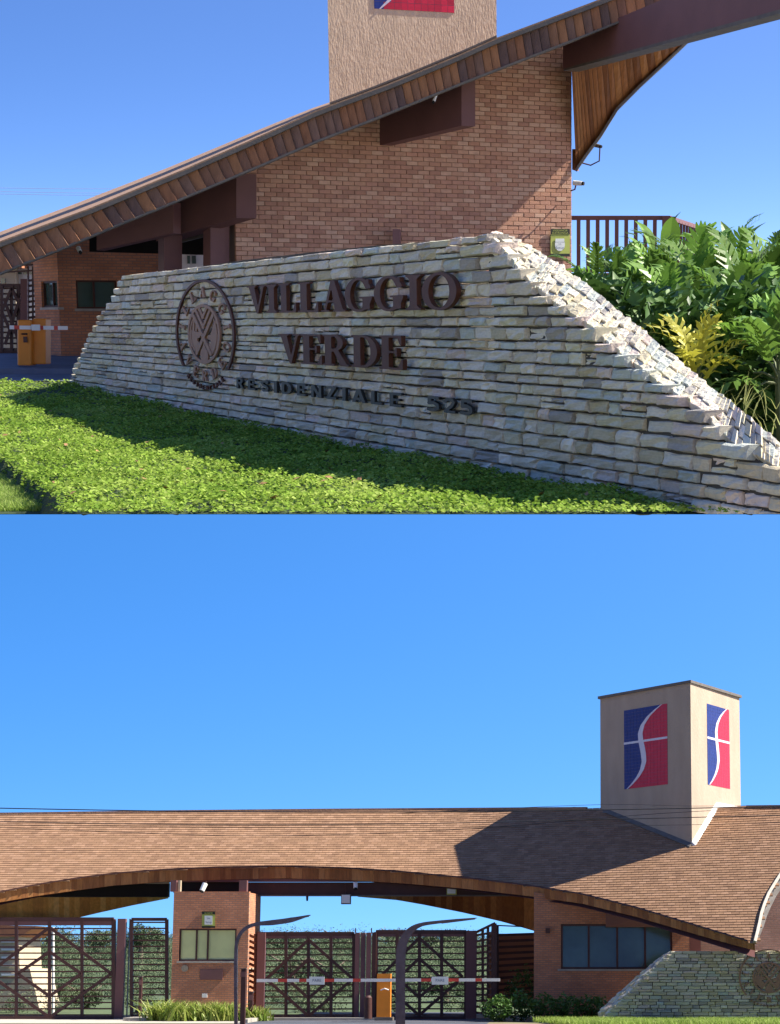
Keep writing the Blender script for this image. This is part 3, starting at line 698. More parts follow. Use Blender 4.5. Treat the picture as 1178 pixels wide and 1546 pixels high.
while z < zhi+.5:
    a = 0 - (bl/2 if r_ % 2 else 0); 
    if r_ % 2: cells.append((0-bl/2, bl/2, z))
    while a-bl > aL-.01: a -= bl; cells.append((a, bl, z))
    if a-aL > .04: cells.append((aL, a-aL, z))
    z += bh; r_ += 1
def vis(c):
    px, row = proj(bw(c[0]+c[1]/2, c[2]+bh/2)); return row > rooflow(px)-12
cells = [c for c in cells if vis(c)]
random.shuffle(cells)
def key(c): px, row = proj(bw(c[0], c[2])); return (row > 400 or row < 60, -px)
cells.sort(key=key); rest = MB(); angB = BY
for i, (a, l, z) in enumerate(cells):
    g = .013; d = random.uniform(-.004, .004)
    loc = bw(a+g/2, z+g/2, .0+d)
    if i < 300: inst('brick', bme, bwall, loc, (0,0,angB), (l-g, .10, bh-g))
    else: place(rest, bsrc, Matrix.Translation(loc) @ Matrix.Rotation(angB, 4, 'Z') @ Matrix.Diagonal((l-g, .10, bh-g, 1)), tone())
make('far_bricks', rest, M['brick_j'], bwall, kind='stuff')
# roof: shingled fascia, deck, trims
def FD(px): return 42+4.2*(px/1021)
def shift(px): return interp([(-40,19),(60,19),(240,16),(480,9),(700,6),(1200,5)], px, 0, 1)
roof = MB(); n = 40
RE_X = 1085.
pxs = [-30+(RE_X+30)*i/n for i in range(n+1)]
tp = [at(p, rooftop(p)+2, FD(p)+.10) for p in pxs]; lo = [at(p+shift(p), rooflow(p+shift(p))-3, FD(p)+.10) for p in pxs]
back_off = 15.0
def bk(p, px, th=None):
    row = interp([(-40,368),(0,350),(114,307.6),(240,258.7),(319,226),(400,192),(480,160),(600,122),(750,80),(900,30),(1200,-80)], px, 0, 1)
    t = at(px, row, FD(px)+back_off)
    return t if th is None else t-Vector((0,0,th))
for i in range(n):
    a, b, c, d = lo[i], lo[i+1], tp[i+1], tp[i]
    A, B_, C, D_ = bk(0, pxs[i], .55), bk(0, pxs[i+1], .55), bk(0, pxs[i+1]), bk(0, pxs[i])
    bb = len(roof.v); roof.v += [tuple(q) for q in (a,b,c,d,A,B_,C,D_)]
    fs = [(0,1,2,3),(4,7,6,5),(0,4,5,1),(3,2,6,7)]+([(0,3,7,4)] if i == 0 else [])+([(1,5,6,2)] if i == n-1 else [])
    roof.f += [tuple(bb+k for k in f) for f in fs]; roof.c += [.5]*len(fs)
roofp = make('roof', roof, M['roofdeck'], gh, fix=False)
# tan boards under the roof so that its underside is wood
under = MB()
for i in range(n):
    a, b = lo[i]+Vector((0,.1,-.012)), lo[i+1]+Vector((0,.1,-.012)); c, d = bk(0, pxs[i+1], .562), bk(0, pxs[i], .562)
    under.face([a, d, c, b])
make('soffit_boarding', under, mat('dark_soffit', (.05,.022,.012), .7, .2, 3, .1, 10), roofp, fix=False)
q = MB(); q.v = []
for i in range(n):
    f = [lo[i]+Vector((0,-.03,0)), lo[i+1]+Vector((0,-.03,0)), tp[i+1]+Vector((0,-.03,0)), tp[i]+Vector((0,-.03,0))]; q.face(f)
make('fascia_backing', q, M['core'], roofp, fix=False)
px = -18.0; random.seed(3)
while px < RE_X-6:
    wd = interp([(0,17.6),(240,15.6),(400,13),(480,11.8),(700,12),(850,13),(1200,14)], px, 0, 1)*random.uniform(.92, 1.08); g = .55
    t = random.uniform(.004, .012); D = FD(px)+.04
    a = at(px+shift(px)+g, rooflow(px+shift(px)+g)-2, D-t*0); b = at(px+wd+shift(px+wd), rooflow(px+wd+shift(px+wd))-2, D-t)
    c = at(px+wd, rooftop(px+wd)+3, D-t-.004); d = at(px+g, rooftop(px+g)+3, D-.004)
    q = MB(); q.prism([a, b, c, d], (0,.03,0)); make('shingle', q, M['shingle'], roofp); px += wd
for nm, fn, o0, th_, m in (('top_trim', rooftop, -3.5, 6.5, 'trim'), ('lower_trim', lambda p: rooflow(p), -3.0, 3.2, 'trim'), ('roof_edge', rooftop, -6, 2.6, 'roofdeck')):
    q = MB()
    for i in range(n):
        p0, p1 = pxs[i], pxs[i+1]
        if nm == 'lower_trim': p0 += shift(p0); p1 += shift(p1)
        D0, D1 = FD(p0)-.09, FD(p1)-.09
        q.hexa([at(p0, fn(p0)+o0+th_, D0), at(p1, fn(p1)+o0+th_, D1), at(p1, fn(p1)+o0, D1), at(p0, fn(p0)+o0, D0),
                at(p0, fn(p0)+o0+th_, D0)+Vector((0,.16,0)), at(p1, fn(p1)+o0+th_, D1)+Vector((0,.16,0)), at(p1, fn(p1)+o0, D1)+Vector((0,.16,0)), at(p0, fn(p0)+o0, D0)+Vector((0,.16,0))])
    make(nm, q, M[m], roofp)
# verge board at the left end of the roof
q = MB(); a, b = at(-22, 372, 41.9), at(24, 406, 41.9); 
# tower
tw = MB(); T0 = at(498, 160, 51.5); TD = Vector((math.cos(R(20)), math.sin(R(20)), 0)); TN = Vector((math.sin(R(20)), -math.cos(R(20)), 0))
tq = onplane(750, 60, T0, TN); tl = (tq-T0).dot(TD); T0.z = 0
zt = at(600, -190, 51.5).z; zb2 = at(498, 190, 51.5).z
tw.prism([T0+Vector((0,0,zb2)), T0+TD*tl+Vector((0,0,zb2)), T0+TD*tl+Vector((0,0,zt)), T0+Vector((0,0,zt))], Vector((-.115, 1, 0))*3.2)
tower = make('tower', tw, M['stucco'], gh)
def tpp(px, row, off=0.0): return onplane(px, row, T0+TN*off, TN)
def tlc(px, row): p = tpp(px, row); return (p-T0).dot(TD), p.z
x0, zz0 = tlc(565, 13); x1, zz1 = tlc(686, 22)
# emblem panel on the tower: square tiles in blue and red with a white sweep
def tile_panel(root, org, ud, nd, xa, xb, za, zb, nx, nz, zdark=None):
    """panel of square tiles, an S-shaped white sweep and a white bar across"""
    pt = lambda x, z, o: org+ud*(xa+(xb-xa)*x)+nd*o+Vector((0,0,za+(zb-za)*z))
    q = MB(); q.hexa([pt(0,0,.006), pt(1,0,.006), pt(1,1,.006), pt(0,1,.006), pt(0,0,-.05), pt(1,0,-.05), pt(1,1,-.05), pt(0,1,-.05)])
    panel = make('tile_panel', q, M['grout'], root)
    ux, uz = (xb-xa)/nx, (zb-za)/nz
    ccx = lambda z: interp([(0,.07),(.06,.20),(.14,.33),(.22,.42),(.32,.47),(.42,.455),(.5,.43),(.58,.40),(.68,.385),(.78,.44),(.88,.58),(.95,.74),(1,.88)], z, 0, 1)
    meshes = {}
    g = .05; tm = MB(); tm.box((0,0,0),(1,1,1))
    rb, rr_ = MB(), MB(); cnt = 0
    for i in range(nx):
        for j in range(nz):
            x, z = (i+.5)/nx, (j+.5)/nz; c = ccx(z); col = 'blue_tile' if x < c else 'red_tile'
            segs = [(i/nx, (i+1)/nx, col)]
            if i/nx < c < (i+1)/nx: segs = [(i/nx, c, 'blue_tile'), (c, (i+1)/nx, 'red_tile')]
            for sa, sb, cl in segs:
                if (sb-sa)*nx < .12: continue
                if cl not in meshes: me = tm.mesh('tile'); me.materials.append(M[cl]); meshes[cl] = me
                e = g/nx/2; f = g/nz/2; y = .012
                if zdark == 'parts':
                    a_ = math.atan2(ud.y, ud.x); p = pt(sa+e, j/nz+f, y)
                    inst('tile', meshes[cl], panel, p, (0,0,a_), ((sb-sa-2*e)*(xb-xa), .011, (1/nz-2*f)*(zb-za)))
                else:
                    tgt = rb if cl == 'blue_tile' else rr_
                    tgt.t = tone(); tgt.hexa([pt(sa+e,j/nz+f,y), pt(sb-e,j/nz+f,y), pt(sb-e,(j+1)/nz-f,y), pt(sa+e,(j+1)/nz-f,y), pt(sa+e,j/nz+f,0), pt(sb-e,j/nz+f,0), pt(sb-e,(j+1)/nz-f,0), pt(sa+e,(j+1)/nz-f,0)])
    for b_, m_ in ((rb,'blue_tile'),(rr_,'red_tile')):
        if b_.v: make('tiles', b_, M[m_], panel, kind='stuff')
    q = MB(); K = 40
    wdt = lambda z: .02+.095*math.sin(math.pi*min(1, max(0, z)))**.7
    for k in range(K):
        z0_, z1_ = k/K, (k+1)/K; a0, a1 = ccx(z0_), ccx(z1_); w0_, w1_ = wdt(z0_)/2, wdt(z1_)/2
        q.hexa([pt(a0-w0_,z0_,.024), pt(a0+w0_,z0_,.024), pt(a1+w1_,z1_,.024), pt(a1-w1_,z1_,.024), pt(a0-w0_,z0_,.0), pt(a0+w0_,z0_,.0), pt(a1+w1_,z1_,.0), pt(a1-w1_,z1_,.0)])
    make('white_sweep', q, M['swoosh'], panel)
    q = MB(); q.hexa([pt(0,.565,.020), pt(1,.565,.020), pt(1,.592,.020), pt(0,.592,.020), pt(0,.565,.0), pt(1,.565,.0), pt(1,.592,.0), pt(0,.592,.0)]); make('white_bar', q, M['swoosh'], panel)
    return panel
hp = (x1-x0)*1.95
tile_panel(tower, T0, TD, TN, x0, x1, zz0, zz0+hp, 12, 23, 'parts')
# flashing where the tower meets the roof
q = MB()
for px0, px1 in ((498, 560), (560, 630), (630, 700), (700, 750)):
    q.prism([at(px0, rooftop(px0)-7, FD(px0)), at(px1, rooftop(px1)-7, FD(px1)), at(px1, rooftop(px1)-10, FD(px1)), at(px0, rooftop(px0)-10, FD(px0))], (0,.3,0))
make('flashing', q, M['trim'], gh)
# beams and columns
def hex_px(front, back):
    q = MB(); q.hexa([at(*p) for p in front]+[at(*p) for p in back]); return q
def beam(name, fr, bkv, m='beam', parent=gh, **kw):
    q = MB(); f = [at(*p) for p in fr]; b = [p+Vector(bkv) for p in f]; q.hexa(f+b); return make(name, q, M[m], parent, **kw)
# long beam under the eave at the right
beam('beam', [(850,104,48.3),(1190,11,39.5),(1190,-80,39.5),(850,62,48.3)], (.24,.22,0), label='long dark beam under the roof edge')
beam('beam_trim', [(851,107,48.27),(1191,17,39.45),(1191,10.5,39.45),(851,103.5,48.27)], (.36,.33,.02), 'trim')
# short beam in the middle
beam('beam', [(557.5,223,48.0),(697,190,45.6),(697,118,45.6),(557.5,170,48.0)], (.30,.10,0))
# beam at the left corner of the brick wall
beam('beam', [(236,364,46.8),(357,329,45.2),(357,262,45.2),(236,318,46.8)], (.42,.16,0))
beam('beam', [(146,378,45.6),(262,352,45.5),(262,305,45.5),(146,345,45.6)], (.1,.35,0))
beam('column', [(239,430,46.6),(248,430,46.2),(248,352,46.2),(239,352,46.6)], (.36,.25,0))
beam('column', [(307,430,46.2),(318,430,45.9),(318,338,45.9),(307,338,46.2)], (.38,.27,0))
beam('ceiling_beam', [(250,372,47.3),(357,345,47.3),(357,338,47.3),(250,362,47.3)], (0,.15,0), 'trim')
beam('painted_recess_shade', [(135,380,53),(343,386,53),(343,285,53),(135,350,53)], (.2,.12,0), 'dark')  # black box standing in for the shade under the eave
beam('painted_recess_shade', [(341,374,47.6),(358,374,47.6),(358,338,47.6),(341,340,47.6)], (0,.12,0), 'dark')  # black box standing in for the shaded gap beside the wall
beam('wall_stub', [(593,372,47.4),(604,372,47.5),(604,346,47.5),(593,346,47.4)], (0,.3,0), 'beam')
# curved wooden soffit at the right, in boards
curve = [(1047,53),(1005,93),(967,128),(931.6,163.7),(906,205),(886.6,231),(870,255)]
topl = [(1050,52),(1000,66),(960,77),(925,87),(895,96),(875,101),(863,106)]
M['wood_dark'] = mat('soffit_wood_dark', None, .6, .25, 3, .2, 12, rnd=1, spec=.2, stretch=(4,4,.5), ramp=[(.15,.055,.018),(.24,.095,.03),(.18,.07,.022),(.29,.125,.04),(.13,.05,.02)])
nb = 22; random.seed(11)
def cl(tab, t):
    t *= len(tab)-1; i = min(int(t), len(tab)-2); f = t-i; return (tab[i][0]*(1-f)+tab[i+1][0]*f, tab[i][1]*(1-f)+tab[i+1][1]*f)
sof = part_empty('curved_soffit', gh, at(900, 150, 50))
for k in range(nb):
    t0, t1 = k/nb, (k+1)/nb
    a0, a1 = cl(topl, t0), cl(topl, t1); b0, b1 = cl(curve, t0), cl(curve, t1)
    dd = random.uniform(0, .012)
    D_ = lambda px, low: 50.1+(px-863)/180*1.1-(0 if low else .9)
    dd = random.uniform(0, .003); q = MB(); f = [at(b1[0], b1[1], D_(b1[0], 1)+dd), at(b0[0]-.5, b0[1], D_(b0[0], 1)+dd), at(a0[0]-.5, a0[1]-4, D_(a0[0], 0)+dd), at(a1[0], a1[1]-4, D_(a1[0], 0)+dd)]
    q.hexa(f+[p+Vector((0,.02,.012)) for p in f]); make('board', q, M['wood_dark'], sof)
q = MB()
for k in range(nb):
    t0, t1 = k/nb, (k+1)/nb; a0, a1 = cl(topl, t0), cl(topl, t1); b0, b1 = cl(curve, t0), cl(curve, t1)
    D_ = lambda px, low: 50.16+(px-863)/180*1.1-(0 if low else .9)
    f = [at(b1[0], b1[1], D_(b1[0], 1)), at(b0[0], b0[1], D_(b0[0], 1)), at(a0[0], a0[1]-9, D_(a0[0], 0)), at(a1[0], a1[1]-9, D_(a1[0], 0))]; q.hexa(f+[p+Vector((.1,.35,.12)) for p in f])
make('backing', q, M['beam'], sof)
q = MB(); ed = [at(p[0]+.5, p[1]+1, 50.1+(p[0]-863)/180*1.1-.04) for p in curve]
for i in range(len(ed)-1): q.bar(ed[i], ed[i+1], .06, .3)
make('edge_trim', q, M['trim'], sof)
beam('soffit_filler', [(864,256,50.25),(871,257,50.25),(871,225,50.3),(864,225,50.25)], (.05,.3,0), 'wood')
# cctv cameras and lamps on the building
def cctv(pts, r, D, lab, m='white', arm=None):
    root = empty('security_camera', at(*pts[0], D), lab, 'security camera', 'security cameras')
    q = MB(); a, b = at(*pts[0], D), at(*pts[1], D-.1); q.tube([a, b], [r, r*.9], 10); make('housing', q, M[m], root)
    q = MB(); d = (b-a).normalized(); q.tube([b-d*.01, b+d*.05], r*.75, 10); make('lens', q, M['dark'], root)
    if arm:
        q = MB(); q.tube([at(*p) for p in arm], .018, 6); make('bracket', q, M['steel'], root)
cctv([(866,276),(879,277)], .06, 49.7, 'white security camera on the right corner of the brick wall', arm=[(862,288,49.9),(868,286,49.8),(870,278,49.7)])
cctv([(898,219),(906,221)], .05, 50.4, 'small camera on a hooked bracket beside the wooden soffit tip', 'trim', arm=[(879,246,50.4),(892,249.5,50.4),(905,243,50.4),(906,221,50.4),(897,217,50.4)])
cctv([(659,142),(655,153)], .035, 44.9, 'small pale spotlight hanging over the short middle beam')
cctv([(118,374),(121,380)], .05, 44.5, 'pale lamp hanging at the lower end of the shingled roof edge')
# security notice on the wall
sg = empty('security_notice', bp_(846, 387), 'yellow-green alarm notice with black bands on the corner of the brick wall', 'sign')
def spt(px, row, o): return bp_(px, row, o)
def plate(name, x0, y0, x1, y1, o, m, root, pf=None, th=.02):
    pf = pf or spt; q = MB(); q.hexa([pf(x0,y1,o), pf(x1,y1,o), pf(x1,y0,o), pf(x0,y0,o), pf(x0,y1,o-th), pf(x1,y1,o-th), pf(x1,y0,o-th), pf(x0,y0,o-th)]); return make(name, q, M[m], root)
plate('plate', 831.5, 346, 860.5, 387, .05, 'sign_y', sg); plate('band', 831.5, 345.5, 860.5, 353.5, .06, 'sign_k', sg); plate('band', 831.5, 383, 860.5, 387.5, .06, 'sign_k', sg)
q = MB(); cut(q, inter(uni(ell(.5,.5,.5,.5), rect(.05,.2,.95,1)), rect(0,0,1,.94)), 16, 16, lambda x, y, d: spt(838+15*x, 379-20*y, .06+d), .008); make('badge', q, M['sign_w'], sg, fix=False)
def txt(t, cx, cy, h, m, root, o, pf=None):
    pf = pf or spt; text_mesh(t, lambda x, z: pf(cx+x, cy-z, o), h, mt=M[m], parent=root)
txt('VIGILANCIA', 846, 349.3, 4.1, 'sign_y', sg, .072); txt('ELETRONICA', 846, 353, 4.1, 'sign_y', sg, .072)
txt('MONITORADO', 845.5, 366.5, 2.4, 'ink', sg, .085); txt('24h', 845.5, 369.5, 3, 'ink', sg, .085); txt('Setup', 845.5, 376, 6, 'ink', sg, .085)
# ---- guard booth at the left
gb = empty('guard_booth', (-12.5, 57, g_top(57)), 'small brick guard booth with dark windows behind the far end of the stone wall', 'guard booth')
zg = g_top(56)
c0 = at(92.5, 535, 56); c0.z = zg-.1; cl_ = at(56, 535, 57.6); cr = at(262, 535, 57.2)
ztop_ = at(92, 362, 56).z
def wallbox(name, a, b, z0, z1, th, m, parent, holes=()):
    """wall from a to b (plan points) with rectangular openings given as (t0, t1, z0, z1)"""
    a = Vector((a[0], a[1], 0)); b = Vector((b[0], b[1], 0)); u = b-a; nn = Vector((-u.y, u.x, 0)).normalized()
    if nn.y < 0: nn = -nn
    q = MB(); ts = sorted({0., 1.}|{h[0] for h in holes}|{h[1] for h in holes}); zs = sorted({z0, z1}|{h[2] for h in holes}|{h[3] for h in holes})
    Z = lambda z: Vector((0,0,z))
    for i in range(len(ts)-1):
        for j in range(len(zs)-1):
            tm, zm = (ts[i]+ts[i+1])/2, (zs[j]+zs[j+1])/2
            if any(h[0] < tm < h[1] and h[2] < zm < h[3] for h in holes): continue
            p, r2 = a+u*ts[i], a+u*ts[i+1]
            q.hexa([p+Z(zs[j]), r2+Z(zs[j]), r2+Z(zs[j+1]), p+Z(zs[j+1]), p+nn*th+Z(zs[j]), r2+nn*th+Z(zs[j]), r2+nn*th+Z(zs[j+1]), p+nn*th+Z(zs[j+1])])
    bm = bmesh.new(); me = q.mesh(name, (0,0,0)); bm.from_mesh(me); bmesh.ops.remove_doubles(bm, verts=bm.verts, dist=1e-5)
    # inner faces shared by two boxes go
    seen = {}
    for f in bm.faces: seen.setdefault(tuple(sorted(v.index for v in f.verts)), []).append(f)
    bmesh.ops.delete(bm, geom=[f for v in seen.values() if len(v) > 1 for f in v], context='FACES')
    bmesh.ops.recalc_face_normals(bm, faces=bm.faces); bm.to_mesh(me); bm.free()
    return make(name, me, m, parent)
def onwall(a, b, px, row):
    a = Vector((a[0], a[1], 0)); b = Vector((b[0], b[1], 0)); u = b-a; nn = Vector((-u.y, u.x, 0)); p = onplane(px, row, a, nn); return (p-a).dot(u)/u.dot(u), p.z
def window(parent, a, b, px0, row0, px1, row1, mull=(), glass='glass', fr='steel', fw=.05, inset=.12):
    t0, zt_w = onwall(a, b, px0, row0); t1, _ = onwall(a, b, px1, row0); _, zb_w = onwall(a, b, (px0+px1)/2, row1)
    a = Vector((a[0], a[1], 0)); b = Vector((b[0], b[1], 0)); u = b-a; nn = Vector((-u.y, u.x, 0)).normalized(); nn = nn if nn.y > 0 else -nn
    P_ = lambda t, z, o: a+u*t+nn*o+Vector((0,0,z))
    fwt = fw/u.length; q = MB()
    for (ta, tb, za, zb_) in [(t0, t1, zb_w, zb_w+fw), (t0, t1, zt_w-fw, zt_w), (t0, t0+fwt, zb_w+fw, zt_w-fw), (t1-fwt, t1, zb_w+fw, zt_w-fw)]+[(onwall(a, b, m, row0)[0]-fwt/2, onwall(a, b, m, row0)[0]+fwt/2, zb_w+fw, zt_w-fw) for m in mull]:
        q.hexa([P_(ta,za,inset-.06), P_(tb,za,inset-.06), P_(tb,zb_,inset-.06), P_(ta,zb_,inset-.06), P_(ta,za,inset+.03), P_(tb,za,inset+.03), P_(tb,zb_,inset+.03), P_(ta,zb_,inset+.03)])
    win = make('window', q, M[fr], parent)
    ms = [t0]+[onwall(a, b, m, row0)[0] for m in mull]+[t1]
    for i in range(len(ms)-1):
        q = MB(); ta, tb = ms[i]+fwt*.3, ms[i+1]-fwt*.3
        q.hexa([P_(ta,zb_w+fw*.3,inset), P_(tb,zb_w+fw*.3,inset), P_(tb,zt_w-fw*.3,inset), P_(ta,zt_w-fw*.3,inset), P_(ta,zb_w+fw*.3,inset+.012), P_(tb,zb_w+fw*.3,inset+.012), P_(tb,zt_w-fw*.3,inset+.012), P_(ta,zt_w-fw*.3,inset+.012)])
        make('pane', q, M[glass], win)
    q = MB(); q.hexa([P_(t0-.02,zb_w-.07,-.05), P_(t1+.02,zb_w-.07,-.05), P_(t1+.02,zb_w,-.05), P_(t0-.02,zb_w,-.05), P_(t0-.02,zb_w-.07,.12), P_(t1+.02,zb_w-.07,.12), P_(t1+.02,zb_w,.12), P_(t0-.02,zb_w,.12)]); make('sill', q, M['kerb'], win)
    return (t0, t1, zb_w, zt_w)
h1 = window(gb, cl_, c0, 62, 425, 88, 464, (76,)); h2 = window(gb, c0, cr, 114.6, 423, 176, 466, (142,))
wallbox('side_wall', cl_, c0, zg-.1, ztop_, .25, M['brickS'], gb, [h1]); wallbox('front_wall', c0, cr, zg-.1, ztop_, .25, M['brickB'], gb, [h2])
q = MB(); q.prism([Vector((cl_.x+.3, cl_.y+.25, ztop_)), Vector((c0.x, c0.y+.3, ztop_)), Vector((cr.x, cr.y+.3, ztop_)), Vector((cr.x, cr.y+3, ztop_)), Vector((cl_.x+.3, cr.y+3, ztop_))], (0,0,.12)); make('ceiling_slab', q, M['beam'], gb)
q = MB(); q.hexa([at(70,399,57.0), at(77,399,56.7), at(77,421,56.7), at(70,421,57.0)][::-1]+[p+Vector((0,.05,0)) for p in [at(70,399,57.0), at(77,399,56.7), at(77,421,56.7), at(70,421,57.0)]][::-1]); make('notice', q, M['sign_y'], gb)
q = MB(); q.hexa([at(71,488,56.9), at(80,488,56.5), at(80,474,56.5), at(71,474,56.9)]+[p+Vector((0,.08,0)) for p in [at(71,488,56.9), at(80,488,56.5), at(80,474,56.5), at(71,474,56.9)]]); make('meter_box', q, M['steel'], gb)
# ---- barrier with two orange cabinets
br = empty('boom_barrier', at(45, 552, 46), 'white striped boom barrier with two orange cabinets left of the stone wall', 'barrier')
def cab(x0, x1, y0, y1, D, side):
    q = MB(); q.hexa([at(x0,y1,D), at(x1,y1,D), at(x1,y0,D), at(x0,y0,D)]+[at(x0,y1,D)+Vector((side,.42,0)), at(x1,y1,D)+Vector((.02,.42,0)), at(x1,y0,D)+Vector((.02,.42,0)), at(x0,y0,D)+Vector((side,.42,0))])
    c = make('cabinet', q, M['orange'], br); bmod = c.modifiers.new('b', 'BEVEL'); bmod.width = .02; return c
c1 = cab(27, 47, 483, 552, 46.0, -.12); c2 = cab(49, 69, 481, 550, 46.15, 0)
q = MB(); q.box(at(33, 505.5, 45.98), at(41, 503, 45.95)); make('handle', q, M['dark'], c1)
q = MB(); q.box(at(36, 517, 45.98), at(41, 508, 45.95)); make('lock_plate', q, M['steel'], c1)
for i, (a, b) in enumerate([(15,22),(22,30),(30,47),(60,66),(66,82),(82,88),(88,102)]):
    q = MB(); q.bar(at(a, 494+a*.012, 45.5), at(b, 494+b*.012, 45.5), .085, .05); make('boom_band', q, M['white'] if i % 2 == 0 or i in (4,) else M['red'], br)
q = MB(); q.bar(at(15, 494, 45.53), at(102, 495, 45.53), .06, .03); make('boom', q, M['white'], br)
q = MB(); q.box(at(48.5, 499, 45.44), at(60, 490, 45.40)); make('boom_plate', q, M['sign_w'], br)
# ---- lattice gate and louvre screen at the far left
def lattice(root, x0, x1, y0, y1, D, nslat, diag=True, post=(), fr=.10, sl=.05, up=.09):
    """gate leaf: frame, slats, verticals and diamond braces; y0 top row, y1 bottom row"""
    A, B_, C, D_ = at(x0,y1,D), at(x1,y1,D), at(x1,y0,D), at(x0,y0,D)
    q = MB()
    for p, r in ((A,B_),(B_,C),(C,D_),(D_,A)): q.bar(p, r, fr, fr)
    make('frame', q, M['steel'], root)
    for k in range(nslat):
        t = (k+.5)/nslat; q = MB(); q.bar(A.lerp(D_, t)+Vector((0,.03,0)), B_.lerp(C, t)+Vector((0,.03,0)), sl, .03); make('slat', q, M['slat'], root)
    for p in post:
        q = MB(); q.bar(at(p,y1,D-.05), at(p,y0,D-.05), up, .07); make('upright', q, M['steel'], root)
    return A, B_, C, D_
def brace(root, pts, D, wd=.08):
    for a, b in zip(pts[:-1], pts[1:]):
        q = MB(); q.bar(at(*a, D), at(*b, D), wd, .05); make('brace', q, M['steel'], root)
lg = empty('lattice_gate', at(15, 530, 58), 'dark lattice sliding gate beyond the orange cabinets', 'gate')
lattice(lg, -18, 38, 431, 531, 58, 12, post=(3, 18, 28)); brace(lg, [(3,470),(18,435),(34,470),(18,505),(3,470)], 57.85); brace(lg, [(8,520),(30,450)], 57.84); brace(lg, [(30,520),(6,450)], 57.83)
q = MB(); q.hexa([at(31,531,57.6), at(41,531,57.6), at(41,421,57.6), at(31,421,57.6)]+[at(33,531,58.2), at(43,531,58.2), at(43,421,58.2), at(33,421,58.2)]); make('post', q, M['beam'], lg)
lv = empty('louvre_screen', at(50, 530, 58.4), 'narrow louvred screen between the lattice gate and the guard booth', 'screen')
for k in range(13):
    q = MB(); q.bar(at(41, 424+k*8, 58.4), at(58, 422+k*8, 58.2), .07, .04); make('slat', q, M['slat'], lv)
for p in (43, 50, 57): q = MB(); q.bar(at(p,531,58.35), at(p,402,58.35), .05, .04); make('upright', q, M['steel'], lv)
for y in (402, 411): q = MB(); q.bar(at(-30,y+2,58.3), at(58,y-3,58.3), .05, .04); make('rail', q, M['steel'], lv)
def house(name, x0, x1, y0, y1, D, m, lab, wins=(), roofm='terracotta'):
    root = empty(name, at((x0+x1)/2, y1, D), lab, 'house', None)
    q = MB(); a, b = at(x0, y1, D), at(x1, y0, D); q.box((a.x, D, a.z), (b.x, D+2.5, b.z)); wl = make('wall', q, m, root)
    q = MB(); q.hexa([(a.x-.3,D-.3,b.z), (b.x+.3,D-.3,b.z), (b.x+.3,D-.3,b.z+.18), (a.x-.3,D-.3,b.z+.18), (a.x-.3,D+2.8,b.z), (b.x+.3,D+2.8,b.z), (b.x+.3,D+2.8,b.z+.3), (a.x-.3,D+2.8,b.z+.3)]); make('roof', q, M[roofm], root)
    for wx0, wy0, wx1, wy1 in wins:
        c, d = at(wx0, wy1, D), at(wx1, wy0, D); q = MB(); q.box((c.x, D-.03, c.z), (d.x, D-.003, d.z)); make('window', q, M['glass'], root)
    return root
house('house', -60, 22, 405, 533, 60.2, M['cream'], 'cream rendered house seen through the lattice gate at the edge', [(2,420,8,428)])
house('house', 24, 62, 398, 533, 60.6, M['white'], 'white house with small dark windows glimpsed under the roof tip', [(28,411,33,414),(36,411,41,414),(45,411,50,414)])
hb = empty('white_annexe', at(300, 420, 60.6), 'sunlit white annexe glimpsed between the columns under the roof', 'building')
q = MB(); a, b = at(258, 470, 60.4), at(352, 376, 60.4); q.box((a.x, 60.4, a.z-1), (b.x, 61.3, b.z)); make('wall', q, M['white'], hb)
for x0_, x1_ in ((283,287),(290,296),(336,339)): q = MB(); a, b = at(x0_, 398, 60.35), at(x1_, 386, 60.38); q.box(a, b); make('window', q, M['glass'], hb)
q = MB(); a, b = at(258, 377, 60.3), at(352, 372, 61.3); q.box(a, b); make('parapet', q, M['cream'], hb)
# ---- railing on a low terrace wall behind the planting
tz = at(900, 414, 52).z
tr = empty('terrace_railing', at(950, 412, 52), 'dark red steel railing with upright bars on the terrace right of the brick corner', 'railing')
post = at(1010, 332, 52); fl = at(862, 329, 52); er = at(1080, 366, 60.5)
zt_r = fl.z; zb_r = at(862, 409, 52).z
def rl(p, z): return Vector((p.x, p.y, z))
q = MB(); q.bar(rl(fl, zt_r), rl(post, zt_r), .11, .07); make('top_rail', q, M['beam'], tr)
q = MB(); q.bar(rl(fl, zb_r), rl(post, zb_r), .07, .05); make('bottom_rail', q, M['beam'], tr)
q = MB(); q.bar(rl(post, zt_r), rl(er, zt_r), .11, .07); make('top_rail', q, M['beam'], tr)
for k in range(9):
    p = at(873.7+14.4*k, 332, 52); q = MB(); q.bar(rl(p, zb_r), rl(p, zt_r), .10, .05); make('bar', q, M['beam'], tr)
q = MB(); q.bar(rl(post, zb_r-.6), rl(post, zt_r+.03), .34, .2); make('post', q, M['beam'], tr)
for k in range(1, 17):
    p = post.lerp(er, k/17); q = MB(); q.bar(rl(p, zb_r-.4), rl(p, zt_r), .07, .06); make('bar', q, M['beam'], tr)
tw_ = empty('terrace_wall', (3.5, 52, g_top(52)), 'terracotta retaining wall carrying the railing behind the tropical plants', 'retaining wall')
q = MB(); q.prism([(fl.x-.2, 52.05, g_top(52)), (post.x+.1, 52.05, g_top(52)), (post.x+.1, 52.05, zb_r-.05), (fl.x-.2, 52.05, zb_r-.05)], (0,.35,0)); make('wall', q, M['terracotta'], tw_)
q = MB(); a = rl(post, 0); b = rl(er, 0); q.prism([rl(a, 1.0), rl(b, 1.), rl(b, zb_r-.05), rl(a, zb_r-.05)], (.35,.1,0)); make('wall', q, M['terracotta'], tw_)
